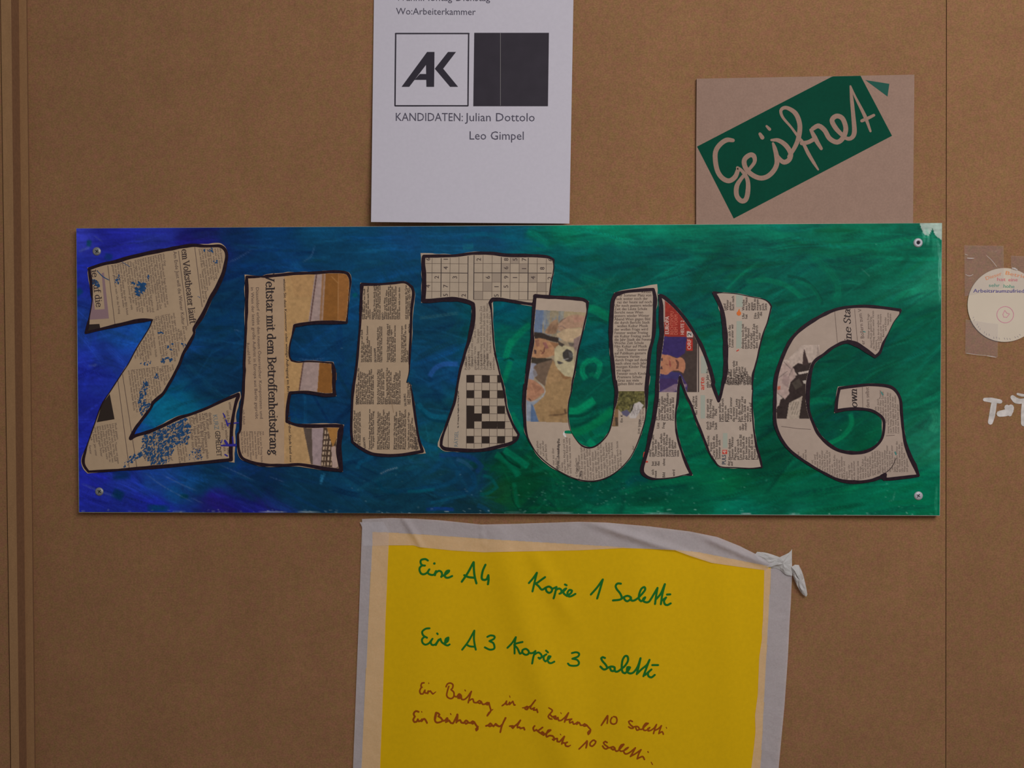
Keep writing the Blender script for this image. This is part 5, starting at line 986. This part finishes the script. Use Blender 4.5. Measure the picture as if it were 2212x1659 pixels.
hand(K_, 3.7, [(420,190),(330,200),(245,270),(270,360),(360,415)], [(290,400),(240,450),(250,530),(310,580),(400,550),(490,440)], [(490,440),(450,510),(470,580),(550,580),(640,460)], [(600,310),(615,330)], [(640,460),(570,590)], [(600,520),(680,440),(710,520),(770,565)], [(770,565),(860,490),(870,410),(810,440),(790,520),(790,580),(860,600),(900,575)], [(830,440,6),(810,520,5)], [(1200,700),(1350,500),(1490,245)], [(1490,245),(1480,430),(1500,590),(1525,700)], [(1310,580),(1380,620),(1500,630)], [(1800,395),(1880,360),(1970,380),(1960,440),(1850,495),(1940,540),(1970,620),(1960,680),(1860,700),(1740,645)])
K_ = (1080, 1360, S1)
hand(K_, 3.7, [(180,435),(290,320),(380,180)], [(380,180),(350,350),(350,570)], [(540,295),(450,315),(380,335),(340,360),(420,450),(480,575),(540,530)], [(530,550),(540,490),(620,460),(690,520),(670,590),(600,600),(545,560)], [(690,560),(780,560),(850,510)], [(850,510),(800,650),(770,810)], [(830,590),(920,545),(990,600),(1000,650),(950,690,5),(920,670)], [(1000,660),(1060,620),(1110,590),(1050,640),(1050,720),(1090,760)], [(1100,500),(1150,545)], [(1090,760),(1170,700),(1210,640),(1170,640,5),(1140,720),(1170,790),(1230,800),(1300,765)], [(1720,560),(1820,540),(1890,570),(1870,640),(1730,695),(1840,720),(1890,790),(1860,850),(1760,865),(1660,850),(1625,810)])
K_ = (1240, 1400, S1)
hand(K_, 4.0, [(740,235),(680,215),(650,240),(680,310),(760,400),(790,480),(710,510),(630,440)], [(790,480),(880,440),(970,460),(960,540),(890,540),(860,470)], [(970,470),(980,550),(1040,560),(1130,500)], [(1130,500),(1220,420),(1290,300),(1280,200),(1220,190),(1160,290),(1140,450),(1160,570),(1220,600)], [(1220,600),(1300,530),(1340,460),(1280,460,5),(1270,560),(1340,605),(1420,580),(1490,500)], [(1490,500),(1540,400),(1590,240)], [(1590,240),(1550,420),(1500,620)], [(1520,600),(1620,500),(1740,400),(1805,280)], [(1805,280),(1740,450),(1660,670)], [(1700,640),(1780,570),(1850,510),(1770,590),(1780,670),(1850,700),(1930,640)], [(1870,405),(2010,405)])
fl_.build('handwritten_word', GI, yel, lambda P: d_yel(P) + .00025, label='word in green felt pen')
fl_ = Flat(); line(3, 950, 1075, 1120, 1175, 1290, 1345); K_ = (880, 1460, S1)
hand(K_, 2.9, [(400,165),(350,170),(325,240),(350,275)], [(330,280),(295,360),(320,430),(370,430),(420,340)], [(420,340),(420,400),(480,410),(500,360)], [(500,360),(490,420)], [(500,380),(550,360),(580,400),(610,430),(680,380,1.6)], [(510,165,1.5),(515,185,1.5)], [(925,260),(960,190),(1030,170),(1090,210),(1080,290),(1045,325),(1110,390),(1110,490),(1060,540),(990,530),(940,470),(960,350),(990,250)], [(1120,480),(1180,500),(1240,440,5),(1290,480),(1260,530,4),(1210,530),(1230,480,6)], [(1290,490),(1300,560),(1370,560),(1440,500)], [(1375,335,2),(1390,360,2)], [(1440,500),(1530,370)], [(1530,370),(1490,500),(1455,640)], [(1460,600),(1560,550),(1590,630),(1660,640)], [(1660,640),(1720,590),(1760,610),(1740,660),(1690,640)], [(1770,620),(1800,680),(1860,670)], [(1860,670),(1910,640,4),(1950,650),(1920,690),(1870,670)], [(1950,640),(1970,730),(1995,830),(1950,890,4.5),(1910,950,3.5)], [(1995,830),(2045,800,1.6)])
K_ = (1070, 1490, .09946)
hand(K_, 2.9, [(150,345),(210,300),(245,245),(240,320),(290,310),(310,270),(310,320),(380,250),(410,330),(430,330)], [(310,130,1.5),(322,165,1.5)], [(590,390,2),(640,390),(690,360),(720,390),(690,430),(650,420),(650,380)], [(690,390),(780,340),(870,225)], [(870,225),(790,330),(760,400),(790,420)], [(790,420),(850,390),(830,440),(880,440),(900,420),(920,490)], [(1160,390,2.2),(1240,450),(1180,530),(1150,580),(1180,625),(1230,635)], [(1180,530),(1240,590)], [(1240,590),(1310,570),(1320,610),(1270,600),(1290,630),(1340,640)], [(1340,640),(1360,600),(1380,670),(1440,660)], [(1420,495,1.5),(1435,520,1.5)], [(1440,660),(1520,590),(1590,500)], [(1590,500),(1540,600,4.5),(1505,700)], [(1510,660),(1660,635),(1610,680),(1620,720),(1680,690)], [(1680,690),(1700,745),(1750,730),(1790,700),(1770,750),(1820,710),(1850,770)], [(1850,770),(1900,770),(1940,740),(1980,780),(1930,790),(1910,760)], [(1980,760),(2030,820),(2070,870),(2050,940),(2020,970),(2010,930),(2040,890)])
K_ = (1280, 1530, .08137)
hand(K_, 2.8, [(235,450),(320,320,4),(400,200,4)], [(400,200,4),(400,300),(390,400)], [(520,240),(480,310),(490,390),(560,420),(630,390),(650,300),(620,230),(560,220)], [(1060,350),(1010,325),(960,350),(1000,430),(1070,490),(1080,530),(1020,530),(960,490)], [(1080,500),(1160,480),(1220,500),(1240,560),(1180,580),(1150,520)], [(1240,560),(1310,560)], [(1310,560),(1400,470),(1480,400),(1420,400,4),(1350,500,4),(1360,580),(1400,590)], [(1400,590),(1480,560),(1520,510),(1470,540),(1480,600),(1560,580),(1640,520)], [(1640,520),(1700,430)], [(1700,430),(1650,560),(1620,670)], [(1650,590),(1750,540),(1830,460)], [(1830,460),(1790,570),(1760,670)], [(1760,670),(1850,620),(1880,690)], [(1955,500,1.5),(1970,535,1.5)])
line(4, 930, 1045, 1098, 1140, 1240, 1295)
K_ = (880, 1530, S1)
hand(K_, 3.4, [(270,85),(200,65),(150,130),(180,200)], [(180,200),(140,270),(170,330),(220,320),(250,260)], [(250,260),(270,310),(330,290),(350,260),(340,310),(400,250),(440,290),(470,350)], [(340,75,1.6),(348,95,1.6)], [(690,110,5),(665,220,5),(660,290),(700,340),(780,330),(840,290),(790,220),(740,190),(770,150),(720,110),(690,110)], [(840,300),(900,290),(950,240,5),(970,290),(920,330),(1000,290)], [(1000,290),(1040,350),(1090,360),(1130,290)], [(1030,125,2),(1045,150,2)], [(1130,290),(1200,150)], [(1195,150,4.5),(1190,250,4.5),(1170,340)], [(1180,320),(1260,280),(1290,340),(1350,350)], [(1350,350),(1400,290),(1450,330),(1400,370),(1370,320)], [(1450,340),(1510,350)], [(1510,350),(1560,310),(1600,330),(1560,370),(1520,340)], [(1600,330),(1640,400),(1680,450),(1680,500),(1650,530),(1640,490),(1700,430,1.6)], [(1880,420),(1940,400),(1980,360),(2020,400),(1970,430,4),(1930,410)], [(2020,400),(2060,430),(2110,370),(2140,400),(2180,430),(2212,430)])
K_ = (1070, 1550, S1)
hand(K_, 3.2, [(0,170),(60,200),(110,210),(160,170)], [(245,10,4),(190,120),(150,220),(120,350)], [(345,205),(420,200),(450,220),(420,250,4),(390,220)], [(450,210),(530,150),(600,65)], [(600,65),(530,190),(530,240),(580,230)], [(580,230),(600,260),(640,250),(680,240),(700,290)], [(940,200),(905,250),(930,320),(980,290),(1010,320),(1130,235)], [(1010,320),(1080,370),(1130,350)], [(1080,370),(1120,400),(1160,370),(1120,340)], [(1150,420),(1230,370),(1320,300,4),(1270,310,5),(1220,400),(1230,460),(1290,430)], [(1290,430),(1370,440),(1410,500),(1400,540),(1370,520)], [(1410,520),(1480,500),(1480,570),(1530,580),(1570,540)], [(1550,395,1.5),(1570,415,1.5)], [(1570,540),(1650,450)], [(1650,450),(1610,550,4),(1590,630)], [(1600,600),(1680,610),(1720,590),(1670,620),(1690,680),(1740,690),(1800,660,1.8)])
K_ = (1240, 1569, .08137)
hand(K_, 3.0, [(135,600),(240,500),(345,390)], [(345,390,4),(340,480,4),(320,570)], [(500,370),(430,440),(430,510),(480,530),(550,470),(580,400),(530,365),(500,370)], [(880,430),(830,400),(785,430),(820,490),(900,550),(860,600),(800,580),(760,520)], [(900,570),(980,560),(1040,540),(1090,590),(1040,620,4),(990,590)], [(1080,600),(1120,660),(1170,650)], [(1170,650),(1240,570,4),(1320,480,4),(1260,490),(1200,590),(1240,660),(1310,650)], [(1310,650),(1400,600),(1440,560),(1380,590),(1320,660),(1360,730),(1430,720),(1500,680)], [(1500,680),(1630,570)], [(1630,570),(1560,700),(1500,800)], [(1510,790),(1640,720),(1780,620)], [(1780,620),(1720,730),(1680,860)], [(1680,860),(1820,800),(1870,880)], [(1960,670,2.4),(1975,690,2.4)], [(2050,950,1.8),(2085,1015,1.8)])
fl_.build('handwritten_word', BRN, yel, lambda P: d_yel(P) + .00025, label='word in brown felt pen')

TAPE = mat('masking_tape', (.76, .69, .72), .85, raw=True, alpha=.62, noise=[(40, .05, (1, 1, 1)), (500, .04, (1, 1, 1))], bump=(150, .4, .0015))
TAPE_Y = mat('masking_tape_stuck', (.95, .74, .58), .85, raw=True, alpha=.48, noise=[(40, .05, (1, 1, 1)), (500, .04, (1, 1, 1))], bump=(150, .4, .0015))
TAPE2 = mat('masking_tape_loose', (.72, .69, .68), .85, raw=True, alpha=.85, bump=(150, .4, .0015))
SHEET = [(805,1149),(850,1150.5),(976,1159),(1111,1168),(1250,1176),(1377,1184),(1460,1188),(1506,1192),(1666,1224),(1636,1790),(774,1790)]
wr = np.random.default_rng(3).normal(0, 1, (6, 3))
def wrinkle(P, a=.00022):
    z = np.zeros(len(P))
    for i, w in enumerate(wr): z += np.sin(P[:, 0] * (.05 + .02 * i) * (1 + .2 * w[0]) + P[:, 1] * .06 * w[1] + w[2] * 3)
    return a * z / 3
def d_top(P):
    P = np.asarray(P, float); z = d_yel(P) + .0006 + wrinkle(P)
    z += ridge(P, (872, 1118), (915, 1190), 6, .0032) + ridge(P, (1039, 1130), (1044, 1175), 2.2, .0022) + ridge(P, (1167, 1172), (1170, 1190), 2, .001)
    z += ridge(P, (1290, 1135), (1480, 1196), 9, .0032) + ridge(P, (1480, 1196), (1540, 1216), 6, .0012) + ridge(P, (1530, 1165), (1660, 1222), 8, .0026)
    return z
grid('masking_tape', [(782,1121),(845,1119),(900,1120.5),(953,1124),(1039,1133),(1111,1131.6),(1250,1127),(1310,1128.8),(1403,1137),(1490,1148),(1549.5,1160),(1597,1179),(1631,1196),(1679,1206.6)],
     [(784,1180),(840,1178),(893,1178),(906,1182),(976,1189),(1044,1193),(1111,1191.5),(1250,1188.8),(1346,1184),(1420,1186.5),(1458,1188.6),(1490,1200.6),(1537.5,1216),(1597,1224.6),(1655,1232)], 170, 44, d_top, [TAPE, TAPE_Y], None, zone=SHEET, label='strip of masking tape across the top of the yellow sheet, wavy and creased', cat='tape')
grid('masking_tape', [(777,1128),(782,1138),(781.6,1152),(775,1340),(772.6,1400),(762.6,1659),(757,yb)], [(828,1127),(840.4,1148),(840.2,1160),(832.6,1340),(831,1400),(821,1659),(815,yb)], 110, 26, lambda P: d_yel(P) + .0004 + wrinkle(P, .00015), [TAPE, TAPE_Y], None, zone=SHEET, label='strip of masking tape down the left side of the yellow sheet', cat='tape')
Rin = [(1651, 1228), (1650.5, 1260), (1648, 1340), (1645.7, 1365), (1646, 1380), (1640, 1420), (1637, 1500), (1631, 1545), (1632, 1580), (1629, 1610), (1623, 1659), (1617, yb)]
grid('masking_tape', Rin, [(1708,1226),(1711,1240),(1708.5,1300),(1705.6,1345),(1702,1420),(1695,1520),(1682,1659),(1676,yb)], 110, 26, lambda P: d_yel(P) + .0004 + wrinkle(P, .00018), [TAPE, TAPE_Y], None, zone=SHEET, label='strip of masking tape down the right side of the yellow sheet', cat='tape')
KR = (1250, 1100, .2396)
def lump(name, pts, d0, amp, label, seed, fan=None):
    """crumpled piece of tape: fan of creased facets lifting off the wall"""
    P = smooth_path(C(*KR, pts), True, 35, 4)[:, :2]; n = len(P); cx_ = P.mean(0); r = np.random.default_rng(seed)
    rings = [P, cx_ + (P - cx_) * .66 + r.normal(0, .5, P.shape), cx_ + (P - cx_) * .33]
    D = [np.full(n, d0) + amp * .4 * np.abs(wob(n, 4, seed)), d0 + amp * (.7 + .5 * wob(n, 4, seed + 1)), d0 + amp * (.9 + .4 * wob(n, 5, seed + 2))]
    V = np.vstack([PW(a, b) for a, b in zip(rings, D)] + [PW([cx_], d0 + amp)]); F = []
    for k in range(2):
        for i in range(n): F.append((k * n + i, k * n + (i + 1) % n, (k + 1) * n + (i + 1) % n, (k + 1) * n + i))
    for i in range(n): F.append((2 * n + i, 2 * n + (i + 1) % n, 3 * n))
    return mk(name, V, F, TAPE2, None, label=label, cat='tape', group='torn tape ends at the corner of the yellow sheet')
lump('tape_scrap', [(1585, 412), (1610, 383), (1700, 395), (1835, 440), (1790, 480), (1720, 500), (1640, 462)], .003, .0022, 'torn shred of tape pointing left at the upper right corner of the yellow sheet', 1)
lump('tape_scrap', [(1690, 520), (1800, 440), (1895, 392), (1925, 357), (1922, 400), (1925, 600), (1870, 590), (1800, 540)], .0036, .003, 'triangular tape end folded upward at the corner of the yellow sheet', 2)
lump('tape_scrap', [(1918, 520), (1950, 500), (1985, 503), (2020, 580), (2050, 700), (2062, 770), (2050, 790), (2000, 745), (1935, 610)], .004, .004, 'loose tongue of tape hanging down past the right-hand strip', 3)

# ------------------------------------------------------------------ round paper note and clear tape at the right
CR = (2170.0, 658.8); RR = 79.8
RN = .0012; NP = PW([CR], RN)[0]
rnd = empty('round_note', (NP[0], 0, NP[2]), label='round cream paper note with coloured handwriting at the right edge', cat='note')
slab('paper_disc', [(CR[0] + RR * math.cos(t), CR[1] + RR * math.sin(t)) for t in np.linspace(0, 2 * math.pi, 72, endpoint=False)], mat('cream_paper', (176, 162, 146), .8, noise=[(30, .03, (1, 1, 1))]), rnd, .0002, RN, side=mat('cream_edge', (120, 125, 95), .8))
KQ = (2080, 570, .060274)
for nm, items, col in (('orange_writing', (('Dieser', (820, 590), (1400, 395), 5.0), ('Betrieb', (1500, 375), (2420, 560), 5.2)), (190, 122, 80)), ('pink_writing', (('hat', (1210, 610), (1530, 615), 4.8), ('eine', (1620, 625), (1965, 625), 4.8)), (178, 92, 98)),
                       ('green_writing', (('sehr', (920, 825), (1320, 825), 4.8), ('hohe', (1440, 850), (1850, 870), 4.8)), (72, 128, 108)), ('blue_writing', (('Arbeitsraumzufriedenheit', (370, 1025), (2800, 1035), 5.0),), (62, 52, 112))):
    f = Flat()
    for s_, a, b, h in items: sans(f, s_, *C(*KQ, [a, b]), h, bold=.35)
    f.build(nm, mat(nm + '_ink', col, .7), rnd, RN + .0001)
f = Flat(); f.stroke([(2171.5 + 18 * math.cos(t), 679.7 + 17.6 * math.sin(t), 1.4) for t in np.linspace(0, 2 * math.pi, 30)], smooth=False)
f.stroke(C(2050, 500, .16875, [(715, 1010, 1.3), (690, 1060, 1.3), (700, 1095, 1.3), (740, 1100, 1.3), (775, 1055, 1.3), (740, 1045, 1.3), (715, 1010, 1.3)]), smooth=False); f.build('pink_drawing', mat('pink_pen', (176, 118, 132), .7), rnd, RN + .0001, label='small pink circle with a heart-like shape')
f = Flat()
for i, t in enumerate(np.linspace(.45, 2.75, 30)):
    if i % 4 == 3: continue
    r_ = RR - 4 - (i % 3); f.stroke([(CR[0] + r_ * math.cos(t), CR[1] + r_ * math.sin(t), 1), (CR[0] + (r_ - 3) * math.cos(t + .02), CR[1] + (r_ - 3) * math.sin(t + .02), .8)], smooth=False)
f.build('rim_scribble', mat('grey_pencil', (132, 122, 126), .8), rnd, RN + .0001)
CLR = mat('clear_tape', (.62, .55, .62), .12, raw=True, alpha=.13, spec=.6, bump=(35, .5, .003))
GLINT = mat('tape_glint_paint', (.95, .93, .92), .25, raw=True, alpha=.5, spec=.8)  # near-white colour for highlights painted onto the crinkled clear tape
def ctape(L, R, label, seed, edges):
    e = grid('clear_tape', L, R, 26, 14, lambda P: .0018 + wrinkle(P + seed * 40, .0003), CLR, None, label=label, cat='tape')
    f = Flat()
    for ed in edges: f.stroke([(p[0], p[1], p[2]) for p in ed])
    f.build('painted_glint', GLINT, e, .0026)
ctape([(2083, 530), (2084, 640)], [(2168, 531), (2169, 622)], 'clear tape piece over the upper left of the round note', 1, ([(2090, 557.5, 1.6), (2098, 558, 1.8), (2104, 557.8, 1)], [(2086, 593, .8), (2094, 596, 1.2), (2102, 593, .8)], [(2131, 552, .6), (2142, 562, .9), (2153, 576, .8)], [(2085, 549, .8), (2090, 551, .8)]))
ctape([(2184, 552), (2184, 630)], [(2262, 556), (2262, 640)], 'clear tape piece over the upper right of the round note', 2, ([(2187, 579, 2.4), (2192, 580, 3), (2197, 582.5, 2.2)],))
ctape([(2086, 690), (2085, 764)], [(2156, 700), (2155, 772)], 'clear tape piece over the lower left of the round note', 3, ([(2088, 763, .9), (2108, 766, .7), (2130, 768, .6)], [(2132, 768.5, 1), (2142, 770, 1.6), (2152, 772, .9)]))
print('tris', sum(sum(len(p.vertices) - 2 for p in o.data.polygons) for o in COL.objects if o.type == 'MESH'))
